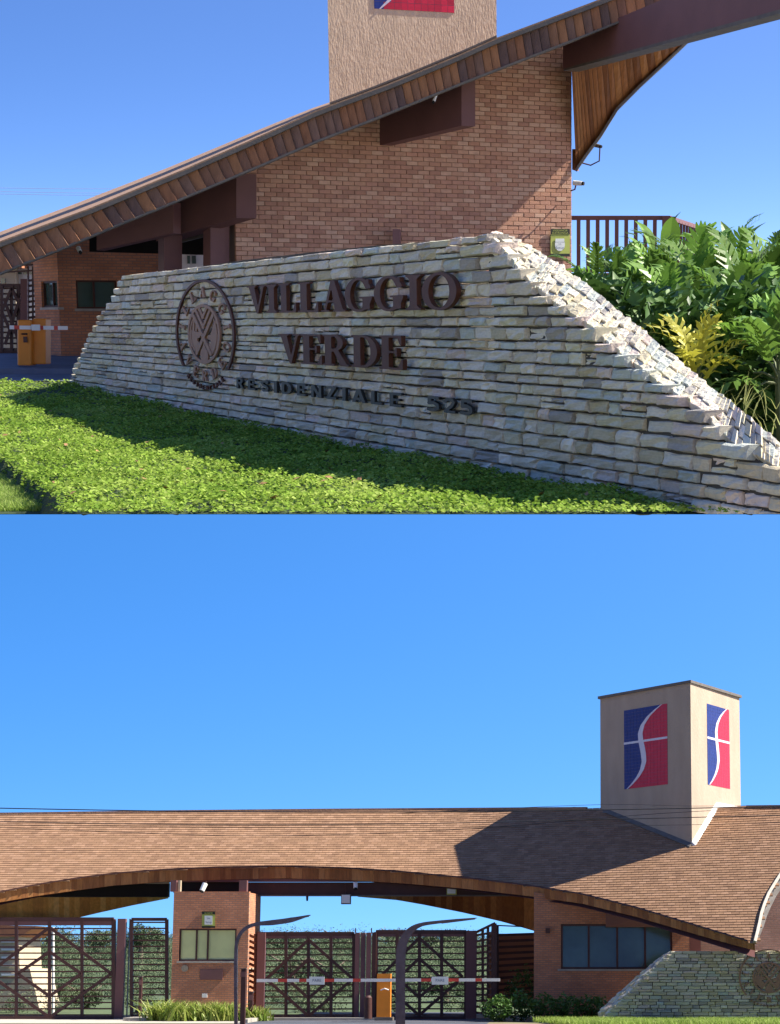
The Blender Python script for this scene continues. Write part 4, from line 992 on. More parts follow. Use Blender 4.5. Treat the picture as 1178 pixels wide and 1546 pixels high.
q = MB(); a, b = at(1112, 440, 48), at(1330, 385, 48); q.box((a.x, 48, 1.0), (b.x, 48.3, b.z)); make('wall', q, M['terracotta'], tw_)
q = MB(); q.box((a.x-.04, 47.92, b.z), (b.x, 48.38, b.z+.09)); make('coping', q, M['kerb'], tw_)
# ---- tropical planting: big cut leaves
def lobed_leaf(seed, lobes=8, droop=.5, broad=1.0, entire=False):
    rnd = random.Random(seed); mb = MB()
    K = 10; mid = []
    for i in range(K+1):
        t = i/K; mid.append(Vector((0, t*math.cos(droop*t*.9), .16*math.sin(t*2.4)-droop*.55*t*t)))
    for i in range(K):
        t = i/K; w0_ = .055*broad*(1-t)+.012; w1_ = .055*broad*(1-(i+1)/K)+.012
        if entire: w0_ = .16*math.sin(math.pi*(t*.92+.06))+.004; w1_ = .16*math.sin(math.pi*((i+1)/K*.92+.06))+.004
        for sg in (-1, 1): mb.face([mid[i], mid[i]+Vector((sg*w0_,0,.3*w0_)), mid[i+1]+Vector((sg*w1_,0,.3*w1_)), mid[i+1]][::sg])
    if not entire:
        for sg in (-1, 1):
            for k in range(lobes):
                t = .06+.90*k/(lobes-1); c = mid[min(K, int(t*K))].lerp(mid[min(K, int(t*K)+1)], t*K-int(t*K))
                ln = .36*broad*math.sin(math.pi*(.22+t*.68))**.8*rnd.uniform(.8,1.1)+.04; an = R(62-58*t**1.6+rnd.uniform(-6,6))
                d = Vector((sg*math.sin(an), math.cos(an), .28-.5*t)).normalized(); s_ = Vector((-sg*d.y, sg*d.x, 0)).normalized()*.038*broad
                p0 = c; p1 = c+d*ln*.55+Vector((0,0,.02)); p2 = c+d*ln+Vector((0,0,-.10*ln-.04*rnd.random()))
                wv = Vector((0,0,.012)); b = len(mb.v)
                mb.v += [tuple(q) for q in (p0-s_*.7, p0+s_*.7, p1+s_*1.1+wv, p1-s_*1.1+wv, p2+s_*.25, p2-s_*.25)]
                mb.f += [(b,b+1,b+2,b+3),(b+3,b+2,b+4,b+5)]; mb.c += [.5, .5]
    me = mb.mesh('leaf', smooth=False, fix=False); return me
LM = [lobed_leaf(k, 10+k % 3, .3+.22*(k % 4), .95) for k in range(8)]; LE_ = [lobed_leaf(40+k, entire=True, droop=.25+.3*k) for k in range(3)]
LY = [lobed_leaf(60+k, 7, .5+.2*k, .8) for k in range(3)]
for m_ in LM+LE_: m_.materials.append(M['leaf'])
for m_ in LY: m_.materials.append(M['leaf_y'])
def plant(name, px, row, D, nl, ll, lab, kinds, cat='plant', upright=.5, lean=(0,0), grp='tropical plants behind the stone wall', trunk=True, spread=1.0):
    top = at(px, row, D); base = Vector((top.x-lean[0], top.y-lean[1], g_top(D)))
    root = empty(name, base, lab, cat, grp)
    if trunk:
        q = MB(); mid = base.lerp(top, .5)+Vector((random.uniform(-.1,.1), 0, 0)); q.tube([base, mid, top], [.055,.045,.035], 7); make('trunk', q, M['stem'], root)
    nl = int(nl*1.2); ll = ll*.9
    for k in range(nl):
        az = 2.4*k+random.uniform(-.3,.3); t = k/max(1, nl-1); el = R(78-66*t*spread+random.uniform(-8,8))*(1 if upright >= .5 else .6)
        pet = ll*random.uniform(.25,.5); d = Vector((math.cos(az)*math.cos(el), math.sin(az)*math.cos(el), math.sin(el)))
        st = top+Vector((0,0,-.18*t*ll)); e = st+d*pet
        q = MB(); q.tube([st, st.lerp(e, .6)+Vector((0,0,.03)), e], [.014,.011,.008], 5); make('stalk', q, M['stem'], root)
        Y = d; X = Y.cross(Vector((0,0,1))).normalized(); Z = X.cross(Y); Mx = Matrix((X, Y, Z)).transposed()
        s_ = ll*random.uniform(.78, 1.15); o = inst('leaf', random.choice(kinds), root, (0,0,0), (Mx @ Matrix.Rotation(random.uniform(-.3,.3), 3, 'Y')).to_euler(), (s_,s_,s_)); o.location = e-ORG[root]
    return root
random.seed(31)
feat = [
 (1003, 415, 30, 6, .85, 'tall plant with two upright paddle leaves before the railing corner', LE_, .95),
 (900, 432, 30, 9, .62, 'cut-leaf plant arching just right of the sloping wall top', LM, .5),
 (1045, 455, 24, 12, .85, 'large cut-leaf plant with a bare trunk behind the yellow leaves', LM, .5),
 (985, 455, 27, 12, .75, 'bushy cut-leaf plant under the railing corner post', LM, .5),
 (1108, 425, 29, 10, .85, 'tall cut-leaf plant rising against the sky beside the terracotta wall', LM+LE_[:1], .8),
 (1160, 455, 24, 13, .85, 'dark cut-leaf plant at the edge in front of the terracotta wall', LM, .5),
 (1120, 500, 21, 12, .80, 'cut-leaf plant low behind the bare-trunk plant', LM, .5),
 (935, 458, 27, 10, .7, 'low cut-leaf plant beneath the yellow-green notice', LM, .5),
 (955, 440, 31, 10, .72, 'spreading cut-leaf plant below the middle railing bars', LM, .5),
 (1010, 500, 23, 12, .72, 'cut-leaf plant tucked behind the middle of the slope', LM, .5),
 (1175, 560, 18, 12, .75, 'cut-leaf plant by the bottom of the sloping end', LM, .5),
 (1095, 580, 19.0, 11, .62, 'dark cut-leaf plant under the yellow leaves', LM, .5),
 (1065, 430, 32, 9, .75, 'cut-leaf plant behind, showing over the bare-trunk plant', LM, .6),
 (1178, 420, 33, 9, .75, 'cut-leaf plant half in front of the terracotta coping', LM, .6)]
for i, (px, row, D, nl, ll, lab, kd, upr) in enumerate(feat): plant('tropical_plant', px, row, D, nl, ll, lab, kd, upright=upr, spread=1.25)
plant('yellowing_plant', 1052, 572, 17.9, 11, .60, 'plant with yellow cut leaves beside the bright sloping stones', LY, upright=.8, spread=.9, trunk=True)
# leafy understorey
P, S_, T = [], [], []
for i in range(30000):
    px = random.uniform(868, 1330); D = random.uniform(18.5, 36)
    x = ray(px, 450).x/ray(px, 450).y*D
    line = interp([(868,425),(930,432),(1000,446),(1060,446),(1110,430),(1330,415)], px, 0, 1); lo_ = interp([(868,430),(905,455),(975,515),(1050,585),(1150,660),(1330,720)], px, 0, 1)
    row = line+ (lo_-line)*random.random()+random.gauss(0, 5)
    p = at(px, row, D)
    # keep it behind the sloping end
    if p.z < g_top(D): continue
    q = (Vector((p.x, p.y, 0))-W0).dot(WN)
    if q > -.95: continue
    P.append(tuple(p)); S_.append(random.uniform(.05, .13)); T.append(random.random()**1.6)
leaf_cloud('understorey_foliage', P, S_, np.array(T), M['shrub'], up=.3, aspect=2.4, kind='stuff')
# dead fronds and a reed by the slope's foot
P = [at(random.uniform(1080,1178), random.uniform(600,672), random.uniform(15.8,17.0)) for _ in range(46)]
P = [tuple(p) for p in P]
blades('dry_straw', P, [random.uniform(.1,.3) for _ in P], .010, np.array([1.0]*len(P)), M['strap'], lean=.8, kind='stuff')
# faint overhead cables at the left
q = MB()
for r0, r1 in ((283,285),(288,292),(292,295)):
    q.tube([at(-60, r0, 60), at(100, (r0+r1)/2+1, 60), at(230, r1, 60)], .006, 4)
make('overhead_cables', q, mat('grey_cable', (.30,.36,.52), .6, 0, 3, 0), label='three faint overhead cables against the sky above the low roof end', cat='cables')
# ================================================================ THE LOWER PLACE: the entrance seen from the street
FR = 'B'; random.seed(77)
def kx(x): w_ = .9; return .33*(w_*math.log1p(math.exp((x+4)/w_)) - 9.0)
def S_(x, D): return 8.0+.641*(D-76)+kx(x)
def roofpt(px, row, up=0.0):
    r = ray(px, row); lo, hi = 50., 130.
    for _ in range(36):
        m = (lo+hi)/2
        if EYE[FR].z+r.z/r.y*m > S_(r.x/r.y*m, m): lo = m
        else: hi = m
    return at(px, row, lo)+Vector((0, -.54, .84))*up
EAVE = [(-60,1362),(0,1347),(60,1335),(120,1325.5),(170,1319),(250,1313),(330,1309.5),(430,1308),(520,1310.5),(600,1315.5),(700,1325),(800,1337),(880,1350),(960,1370),(1040,1394),(1100,1412),(1140,1424)]
LOWE = [(-60,1378),(0,1362),(60,1352),(120,1343.5),(170,1337),(250,1331),(330,1328),(430,1326),(520,1328.5),(600,1333),(700,1341.5),(800,1353),(880,1364.5),(960,1384),(1040,1407.5),(1100,1424.5),(1140,1435)]
RIDG = [(-60,1230),(0,1229.5),(120,1228),(250,1226),(500,1223.5),(900,1221),(1260,1217.5)]
ev = lambda p: interp(EAVE, p, 0, 1); le = lambda p: interp(LOWE, p, 0, 1); rg = lambda p: interp(RIDG, p, 0, 1)
RGT = [(1424,1140),(1400,1146),(1375,1151),(1352,1160),(1322,1178),(1290,1205),(1260,1235)]   # right edge: row -> px
def rp(row): return interp([(b, a) for a, b in RGT], row, 1, 0) if False else interp(RGT, row, 0, 1)
# --- ground, road, kerb, lawn
def flat(name, x0, x1, D0, D1, z, m, nx=30, ny=30, fn=None, **kw):
    q = MB(); W = ny+1
    for i in range(nx+1):
        for j in range(ny+1):
            D = D0*(D1/D0)**(j/ny); x = x0+(x1-x0)*i/nx; q.v.append((x, D, z if fn is None else fn(x, D)))
    for i in range(nx):
        for j in range(ny): q.f.append((i*W+j, (i+1)*W+j, (i+1)*W+j+1, i*W+j+1)); q.c.append(.5)
    return make(name, q, m, kind='structure', **kw)
flat('ground', -70, 60, 58, 84, 0, mat('dry_verge', (.20,.17,.10), .95, .25, .8, .3, 8), 12, 8)
flat('road', -11.2, -2.6, 59, 90, .006, M['asphalt'], 6, 6)
flat('pavement', -24, -11.25, 70, 80, .01, mat('concrete_slab', (.42,.39,.33), .9, .12, 1.2, .2, 20), 6, 6)
flat('street', -60, 50, 3, 58.05, .0, mat('street_asphalt', (.20,.19,.18), .9, .15, .6, .3, 30), 10, 10)
def hill_z(x, D): return -.3+max(0, D-84)*.0205+1.1*noise.noise((x*.02, D*.015, 2))*sm((D-84)/60)
flat('hillside', -150, 60, 83.9, 520, 0, M['hillg'], 40, 40, hill_z)
q = MB()
q.prism([(-11.25, 70.5, .0), (-11.0, 70.5, 0), (-11.0, 76, 0), (-11.25, 76, 0)], (0,0,.13)); 
make('kerb', q, M['kerb'], kind='structure')
q = MB(); kp = [at(p, r, 1.7*F/(r-1470)) for p, r in ((716,1534.5),(760,1536.5),(800,1540),(840,1544.5),(880,1549))]
for a, b in zip(kp[:-1], kp[1:]): q.bar(Vector((a.x, a.y, .06)), Vector((b.x, b.y, .06)), .14, .14)
o = make('kerb', q, M['kerb'], kind='structure')
q = MB(); a, b = at(395, 1540, 74.2), at(572, 1540, 74.2); q.box((a.x, 74.2, .0), (b.x, 74.6, .10)); make('kerb', q, M['kerb'], kind='structure')
q = MB(); a, b = at(186, 1540, 73.2), at(232, 1540, 73.2); q.box((a.x, 73.2, .0), (b.x, 75.9, .12)); make('kerb', q, M['kerb'], kind='structure')
# lawn before the sign wall
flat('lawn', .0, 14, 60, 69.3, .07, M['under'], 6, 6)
P, H, T = [], [], []
for i in range(60000):
    D = random.uniform(62.5, 69.2); px = random.uniform(790, 1260); lim = interp([(62,900),(65,860),(68,825),(69.5,800)], D, 0, 1)
    if px < lim: continue
    x = (px-850)/F*D/math.cos(AB); P.append((x, D, .06)); H.append(random.uniform(.09,.24)); T.append(random.random())
blades('lawn_grass', P, H, .02, np.array(T), M['grass'], kind='stuff')
# --- woods on the hillside
def clump_cloud(n, cx, cy, cz, rx, rz, sz, bias=0.):
    v = np.random.normal(size=(n,3)); v /= np.linalg.norm(v, axis=1, keepdims=True); r = np.random.uniform(.55, 1.05, (n,1))
    lump = 1+.28*np.sin(v[:,:1]*5+cx)*np.cos(v[:,1:2]*4+cy)
    P = v*r*lump*np.array([rx, rx, rz])+np.array([cx, cy, cz]); t = np.clip(.35+.35*v[:,2]+np.random.normal(0, .18, n)+bias, 0, 1)  # tint rises towards the clump's top, painting in light from above
    return P, np.full(n, sz)*np.random.uniform(.7, 1.3, n), t
AP, AS, AT_ = [], [], []
for i in range(900):
    D = 90*(440/90)**(random.random()**.85); px = random.uniform(-70, 760); x = (px-850)/F*D; z = hill_z(x, D); h = random.uniform(.8, 2.9)*(1 if D < 200 else 1.3)
    if D < 135: h *= random.uniform(.25, .6)
    n = 420; P_, s_, t_ = clump_cloud(n, x, D, z+h*.5, h*random.uniform(.6, 1.1), h*.62, .02+.00042*D, random.uniform(-.4, .4))
    AP.append(P_); AS.append(s_); AT_.append(t_)
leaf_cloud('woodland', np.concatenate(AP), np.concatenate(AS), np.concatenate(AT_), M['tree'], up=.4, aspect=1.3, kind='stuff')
def tree(px, row_top, D, w, lab, shape=1.0, bias=0.0):
    top = at(px, row_top, D); x, z0 = top.x, hill_z(top.x, D); h = top.z-z0
    root = empty('tree', (x, D, z0), lab, 'tree', 'trees on the skyline beyond the gates')
    q = MB(); q.tube([(x, D, z0), (x+.1, D, z0+h*.5), (x, D, z0+h*.85)], [.16*w, .11*w, .04*w], 7)
    for k in range(5):
        a = 2.4*k; b = Vector((x, D, z0+h*(.45+.08*k))); q.tube([b, b+Vector((math.cos(a)*w*.8, math.sin(a)*w*.8, w*.5))], [.05*w, .015*w], 5)
    make('trunk', q, M['trunk'], root)
    Ps, Ss, Ts = [], [], []
    for k in range(9):
        a = random.uniform(0, 6.28); rr_ = random.uniform(0, w*.8); hh = z0+h*random.uniform(.55, .93)
        P_, s_, t_ = clump_cloud(340, x+rr_*math.cos(a), D+rr_*math.sin(a), hh, w*random.uniform(.35, .6), w*.34*shape, .00045*D+.03, bias); Ps.append(P_); Ss.append(s_); Ts.append(t_)
    P_ = np.concatenate(Ps); s_ = np.concatenate(Ss); t_ = np.concatenate(Ts); n = len(P_)
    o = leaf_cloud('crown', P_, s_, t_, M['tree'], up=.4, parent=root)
for px, rt, D, w_, lab in [(213,1400,210,2.0,'small round tree standing above the skyline behind the narrow gate panel'), (20,1403,230,2.6,'broad tree on the skyline beyond the corner of the wide gate'),
    (90,1404,250,2.8,'spreading tree on the skyline behind the gate\'s centre upright'), (150,1407,240,2.4,'low tree on the skyline behind the wide gate, beside its post'),
    (240,1404,230,1.9,'tree on the skyline next to the brick gate pillar'), (410,1413,260,2.6,'tree on the skyline behind the striped barrier\'s free end'),
    (440,1411,240,2.2,'rounded tree seen between the first gate uprights'), (512,1411,250,2.6,'tall tree on the skyline near the double post'), (600,1409,250,2.6,'skyline tree beside the second curved lamp arm'),
    (650,1411,240,2.4,'skyline tree behind the second gate leaf'), (690,1409,250,2.2,'skyline tree near the end post of the gate')]:
    tree(px, rt, D, w_, lab)
for px, rt, D, w_, lab in [(60,1490,100,1.1,'bush with pale leaves behind the wide gate'), (130,1500,98,1.2,'dark bush low behind the wide gate'), (330,1470,104,1.5,'bushy tree hidden behind the brick pillar'),
    (440,1450,120,1.6,'dark tree in front of the woods behind the first gate leaf'), (500,1455,118,1.6,'second dark tree in front of the woods behind the first gate leaf'), (672,1480,105,1.4,'bush behind the second gate leaf')]:
    tree(px, rt, D, w_, lab)
# --- roof
gt = empty('entrance_building', (-6, 77, 0), 'wide arched entrance building with a long tan tiled roof, brick rooms and a corner tower', 'gatehouse')
q = MB(); cols = []; nn = 110
pl = list(np.linspace(-60, 1140, nn))
def column_px(k): return pl[k]
for p in pl:
    c = []
    for j in range(25): c.append(roofpt(p, ev(p)+(rg(p)-ev(p))*j/24, -.02))
    cols.append(c)
for rrow_i in range(1, 14):      # the flaring right edge
    row = 1424-(1424-1218)*rrow_i/13; c = []
    pR = rp(row)
    cols.append(None); cols.pop()
W = 25
for c in cols: q.v += [tuple(p) for p in c]
for i in range(len(cols)-1):
    for j in range(24): q.f.append((i*W+j, (i+1)*W+j, (i+1)*W+j+1, i*W+j+1)); q.c.append(.5)
# right flare: fan from column 1140 to the curved edge
fl_ = []
for j in range(25):
    row = ev(1140)+(rg(1140)-ev(1140))*j/24; fl_.append([roofpt(1140+(min(rp(row), 1240)-1140)*m/6+.01*m, row, -.02) for m in range(7)])
b = len(q.v)
for r_ in fl_: q.v += [tuple(p) for p in r_]
for j in range(24):
    for m in range(6): q.f.append((b+j*7+m, b+j*7+m+1, b+(j+1)*7+m+1, b+(j+1)*7+m)); q.c.append(.5)
rf = make('roof', q, mat('tile_underlay', (.16,.09,.06), .9), gt, fix=False)
# back slope and underside so that the roof has body
q = MB()
for i in range(len(cols)-1):
    a, b_ = cols[i][-1], cols[i+1][-1]; c0_, d0_ = cols[i][0], cols[i+1][0]
    q.face([a, b_, b_+Vector((0,9,-2.4)), a+Vector((0,9,-2.4))])
    u0, u1 = c0_+Vector((0,.15,-.45)), d0_+Vector((0,.15,-.45)); q.face([u1, u0, a+Vector((0,.4,-.7)), b_+Vector((0,.4,-.7))])
make('underside', q, M['beam'], rf, fix=False)
tl_ = MB(); zc = 2.6; ch = .092; row_i = 0
while zc < 8.75:
    x = -26.0+(.13 if row_i % 2 else 0)+random.uniform(0, .02)
    while x < 11.5:
        wd = .265; x1 = x+wd
        D0, D1 = 76+(zc-8-kx(x+wd/2))/.641, 76+(zc+ch-8-kx(x+wd/2))/.641
        px, row = proj((x+wd/2, (D0+D1)/2, zc+ch/2))
        if -60 < px < 1245 and row > rg(px)-1 and row < (ev(px)+.5 if px < 1140 else 1424) and px < (rp(row)+1 if row > 1224 else 1250):
            Da, Db = 76+(zc-8-kx(x))/.641, 76+(zc-8-kx(x1))/.641
            n_ = Vector((0,-.54,.84)); g = .004; j_ = random.uniform(-.0015, .003)
            A = Vector((x+g, Da, zc))+n_*(.024+j_); B_ = Vector((x1-g, Db, zc))+n_*(.024+j_); C = Vector((x1-g, Db+ch/.641*1.12, zc+ch*1.12))+n_*.004; D_ = Vector((x+g, Da+ch/.641*1.12, zc+ch*1.12))+n_*.004
            tl_.t = random.random(); tl_.face([A, B_, C, D_]); tl_.face([A-n_*.04, B_-n_*.04, B_, A]); tl_.face([A-n_*.04, A, D_, D_-n_*.02]); tl_.face([B_, B_-n_*.04, C-n_*.02, C])
        x = x1
    zc += ch; row_i += 1
make('roof_tiles', tl_, M['tile'], rf, kind='stuff', fix=False)
q = MB()
for k in range(60):
    a, b_ = -60+k*22, -38+k*22
    if b_ > 1250: break
    if a < 925 and b_ > 905 or (905 < a < 1119): continue
    q.bar(roofpt(a, rg(a), .02), roofpt(b_, rg(b_), .02), .10, .16)
make('ridge_capping', q, M['roofdeck'], rf)
p = -58.0; k = 0
fb = part_empty('fascia', gt, roofpt(400, 1320))
while p < 1139:
    p1 = min(p+8.3, 1140); a, b_ = roofpt(p+.15, ev(p)+.3), roofpt(p1, ev(p1)+.3); c, d = at(p1, le(p1), b_.y+.06), at(p+.15, le(p), a.y+.06)
    q = MB(); q.hexa([d, c, b_, a]+[v_+Vector((0,.10,0)) for v_ in (d, c, b_, a)]); make('fascia_board', q, M['wood'], fb); p = p1
q = MB()
for k in range(100):
    a, b_ = -58+k*12, -46+k*12
    if b_ > 1141: break
    A, B_ = roofpt(a, ev(a)-.3), roofpt(b_, ev(b_)-.3); q.bar(A+Vector((0,-.05,0)), B_+Vector((0,-.05,0)), .05, .12)
make('eave_trim', q, M['steel'], fb)
# grey underside strip of the flaring edge at the right
q = MB(); rows_ = [1424,1410,1395,1380,1365,1350,1335,1320,1300,1280]
for r0, r1 in zip(rows_[:-1], rows_[1:]):
    a, b_ = roofpt(rp(r0), r0), roofpt(rp(r1), r1); wv0 = interp([(1280,14),(1322,13),(1352,11),(1400,6),(1424,1)], r0, 0, 1); wv1 = interp([(1280,14),(1322,13),(1352,11),(1400,6),(1424,1)], r1, 0, 1)
    q.hexa([a, at(rp(r0)+wv0, r0+3, a.y+.5), at(rp(r1)+wv1, r1+3, b_.y+.5), b_]+[v_+Vector((0,.12,.02)) for v_ in (a, at(rp(r0)+wv0, r0+3, a.y+.5), at(rp(r1)+wv1, r1+3, b_.y+.5), b_)])
make('flared_edge', q, M['trim'], gt)
q = MB()
for r0, r1 in zip(rows_[:-1], rows_[1:]): q.bar(roofpt(rp(r0)-.3, r0, .05), roofpt(rp(r1)-.3, r1, .05), .10, .10)
make('edge_capping', q, M['kerb'], gt)
# pale brick wall at the right end
q = MB(); a = at(1100, 1470, 82.0); q.box((a.x, 82, 0), (a.x+7, 82.4, at(1100, 1338, 82).z)); make('end_wall', q, M['brickP'], gt)
# tower
c0 = roofpt(1045, 1277); C0 = Vector((c0.x, c0.y, 0)); d1 = Vector((-2250/F, 1, 0)).normalized(); d2 = Vector((1600/F, 1, 0)).normalized()
n1 = Vector((-d1.y, d1.x, 0)); n1 = n1 if n1.y < 0 else -n1; n2 = Vector((d2.y, -d2.x, 0)); n2 = n2 if n2.y < 0 else -n2
zt2 = at(1045, 1027, c0.y).z
l1 = (onplane(906.5, 1100, C0, n1)-C0).dot(d1); l2 = (onplane(1117, 1100, C0, n2)-C0).dot(d2)
CL, CR = C0+d1*l1, C0+d2*l2
q = MB(); zz = Vector((0,0,c0.z-1.5)); q.prism([C0+zz, CR+zz, CR+d1*l1+zz, CL+zz], (0,0,zt2-.10-zz.z)); tb = make('tower', q, mat('tower_render', (.42,.34,.26), .95, .09, 1.3, .45, 14, stretch=(1.6,1.6,.5), spec=.1), gt)
ce = (C0+CR+d1*l1)/2; zz = Vector((0,0,zt2-.10)); q = MB(); q.prism([v_+(v_-ce).normalized()*.10+zz for v_ in (C0, CR, CR+d1*l1, CL)], (0,0,.10)); make('cap', q, M['trim'], tb)
rzz = roofpt(1045, rg(1045)).z+.02
zl = lambda px, row, C_, n_: onplane(px, row, C_, n_).z
def pan(C_, n_, ud, org, pL, pR, rLt, rLb, m):
    xa = (onplane(pL, 1100, C_, n_)-org).dot(ud); xb = (onplane(pR, 1100, C_, n_)-org).dot(ud)
    za = (zl(pL, rLb[0], C_, n_)+zl(pR, rLb[1], C_, n_))/2; zb_ = (zl(pL, rLt[0], C_, n_)+zl(pR, rLt[1], C_, n_))/2
    tile_panel(tb, org, ud, n_, xa, xb, za, zb_, 13, 24, m)
pan(C0, n1, -d1, CL, 942.5, 1008, (1073, 1062), (1192, 1184), None)
pan(C0, n2, d2, C0, 1067.5, 1101, (1062, 1072), (1183, 1192), None)
q = MB()
for k in range(10):
    a, b_ = k/10, (k+1)/10; A = C0.lerp(CR, a); B_ = C0.lerp(CR, b_); A.z = min(S_(A.x, A.y), rzz); B_.z = min(S_(B_.x, B_.y), rzz); q.hexa([A+n2*.25+Vector((0,0,-.08)), B_+n2*.25+Vector((0,0,-.08)), B_+Vector((0,0,.16)), A+Vector((0,0,.16)), A+n2*.02+Vector((0,0,-.2)), B_+n2*.02+Vector((0,0,-.2)), B_-n2*.1, A-n2*.1])
make('flashing', q, M['white'], tb)
q = MB()
for k in range(10):
    a, b_ = k/10, (k+1)/10; A = C0.lerp(CL, a); B_ = C0.lerp(CL, b_); A.z = min(S_(A.x, A.y), rzz); B_.z = min(S_(B_.x, B_.y), rzz); q.hexa([A+n1*.14+Vector((0,0,-.03)), B_+n1*.14+Vector((0,0,-.03)), B_+Vector((0,0,.10)), A+Vector((0,0,.10)), A+n1*.02+Vector((0,0,-.2)), B_+n1*.02+Vector((0,0,-.2)), B_-n1*.1, A-n1*.1])
make('flashing', q, M['trim'], tb)
# rooms: brick pillar of the gate keeper
pr = part_empty('keeper_room', gt, at(315, 1538, 75))
a, b_ = at(257, 1538, 75), at(372, 1538, 75)
hw = window(pr, a, b_, 271, 1402, 357.5, 1451, (297, 314), 'glass_g', fw=.06)
wallbox('front_wall', a, b_, 0, at(300, 1346, 75).z, .25, M['brickB'], pr, [hw])
wallbox('side_wall', Vector((b_.x-.25, 75.26, 0)), Vector((b_.x-.02, 78, 0)), 0, at(300, 1346, 75).z, .05, M['brickS'], pr); wallbox('side_wall', Vector((a.x+.02, 75.26, 0)), Vector((a.x+.25, 78, 0)), 0, at(300, 1346, 75).z, .05, M['brickS'], pr)
q = MB(); q.box((a.x, 75.4, hw[2]-.3), (b_.x, 77.8, hw[2]-.25)); make('inner_shelf', q, M['cream'], pr)
q = MB(); q.box((a.x+.3, 77.6, 0), (b_.x-.3, 77.9, at(300, 1350, 75).z)); make('rear_wall', q, M['cream'], pr)
B3 = lambda nm, x0, y0, x1, y1, D, dd, m, par, **kw: make(nm, (lambda q, a, b: (q.box((min(a.x, b.x), D, min(a.z, b.z)), (max(a.x, b.x), D+dd, max(a.z, b.z))), q)[1])(MB(), at(x0, y1, D), at(x1, y0, D)), M[m], par, **kw)
B3('stub_column', 257, 1329, 266.5, 1346, 75.05, .3, 'beam', gt); B3('stub_column', 269, 1329, 273, 1346, 75.1, .2, 'cream', gt); B3('stub_column', 361, 1329, 373, 1346, 75.05, .3, 'beam', gt)
B3('side_glass', 373, 1346, 379, 1402, 76.4, .05, 'glass', pr)
B3('plaque', 302, 1464, 336.5, 1479, 74.95, .05, 'beam', pr)
B3('socket', 305, 1500, 313, 1506, 74.96, .04, 'white', pr)
q = MB(); q.tube([at(279, 1462, 75), at(279, 1462, 74.85)], .13, 14); make('round_lamp', q, M['trim'], pr)
# steel beam under the roof; black boxes put in for the shaded recesses
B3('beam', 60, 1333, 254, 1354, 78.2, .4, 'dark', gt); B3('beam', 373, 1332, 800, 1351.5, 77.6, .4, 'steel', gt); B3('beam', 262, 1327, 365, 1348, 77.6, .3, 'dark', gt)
B3('edge_rail', 190, 1331.2, 256, 1334.2, 78.1, .06, 'kerb', gt); B3('edge_rail', 373, 1351, 770, 1353.2, 77.5, .08, 'trim', gt)
B3('edge_rail', 262, 1327, 560, 1331.5, 77.3, .08, 'beam', gt)
# far arches lined with boards
def arch(name, top, bot, D, n_, m):
    root = part_empty(name, gt, at(top[0][0], top[0][1], D))
    for k in range(n_):
        t0, t1 = k/n_, (k+1)/n_; pa, pb = bot[0][0]+(bot[-1][0]-bot[0][0])*t0, bot[0][0]+(bot[-1][0]-bot[0][0])*t1
        f = [at(pa, interp(bot, pa, 0, 1), D+.5), at(pb, interp(bot, pb, 0, 1), D+.5), at(pb, interp(top, pb, 0, 1), D), at(pa, interp(top, pa, 0, 1), D)]
        if (f[0]-f[3]).length < .03 and (f[1]-f[2]).length < .03: continue
        q = MB(); q.hexa(f+[v_+Vector((0,.08,.03)) for v_ in f]); make('board', q, m, root)
M['gold'] = mat('golden_boards', None, .5, .22, 3, .2, 12, rnd=1, spec=.3, stretch=(4,4,.5), ramp=[(.60,.30,.07),(.70,.38,.10),(.50,.24,.06),(.74,.44,.14),(.62,.33,.09)])
arch('far_arch_boards', [(-60,1354),(254,1354)], [(-60,1392),(0,1391),(60,1390),(108,1388),(150,1378),(200,1367),(254,1356.5)], 84, 40, M['gold'])
arch('far_arch_boards', [(540,1353),(808,1353)], [(540,1354),(600,1359),(640,1366),(700,1378),(760,1392),(808,1406)], 83, 32, M['wood'])
B3('far_beam', -60, 1388, 80, 1397, 83.5, .3, 'terracotta', gt)
# right-hand brick room
rr = part_empty('office_room', gt, at(920, 1538, 74))
a, b_ = at(806, 1538, 74), at(1042, 1538, 74)
def offwall():
    h = window(rr, a, b_, 847, 1395, 1015, 1463, (889, 932, 974), 'glass', fw=.07)
    A = Vector((a.x, 74, 0)); u = Vector((b_.x-a.x, 0, 0))
    z_top = lambda t: at(806+236*t, le(806+236*t)-7, 74).z
    ts = [0, h[0], (h[0]+h[1])/2, h[1], 1]
    q = MB(); P_ = lambda t, z: A+u*t+Vector((0,0,z))
    for t0, t1 in zip(ts[:-1], ts[1:]):
        segs = [(0, None)] if not (t0 >= h[0] and t1 <= h[1]) else [(0, h[2]), (h[3], None)]
        for s0, s1 in segs:
            f = [P_(t0, s0), P_(t1, s0), P_(t1, s1 if s1 else z_top(t1)), P_(t0, s1 if s1 else z_top(t0))]
            q.hexa(f+[v_+Vector((0,.3,0)) for v_ in f])
    make('front_wall', q, M['brickB'], rr)
offwall()
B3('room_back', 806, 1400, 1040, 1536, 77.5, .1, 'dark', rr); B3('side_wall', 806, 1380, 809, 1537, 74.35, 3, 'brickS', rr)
B3('wall_lamp', 824, 1401.5, 830.5, 1409, 73.85, .12, 'steel', rr)
q = MB(); f = [at(915, 1399.5, 73.2), at(990, 1399.5, 73.2), at(962, 1388, 73.0), at(915, 1376, 73.0)]; q.hexa(f+[v_+Vector((0,.3,0)) for v_ in f]); make('beam', q, M['beam'], gt)
B3('post', 1037, 1405, 1058, 1440, 74.6, .3, 'beam', gt); B3('low_wall', 1059, 1408, 1108, 1500, 76, .3, 'brickP', gt); B3('post', 1103, 1424, 1118, 1450, 72, .2, 'steel', gt)
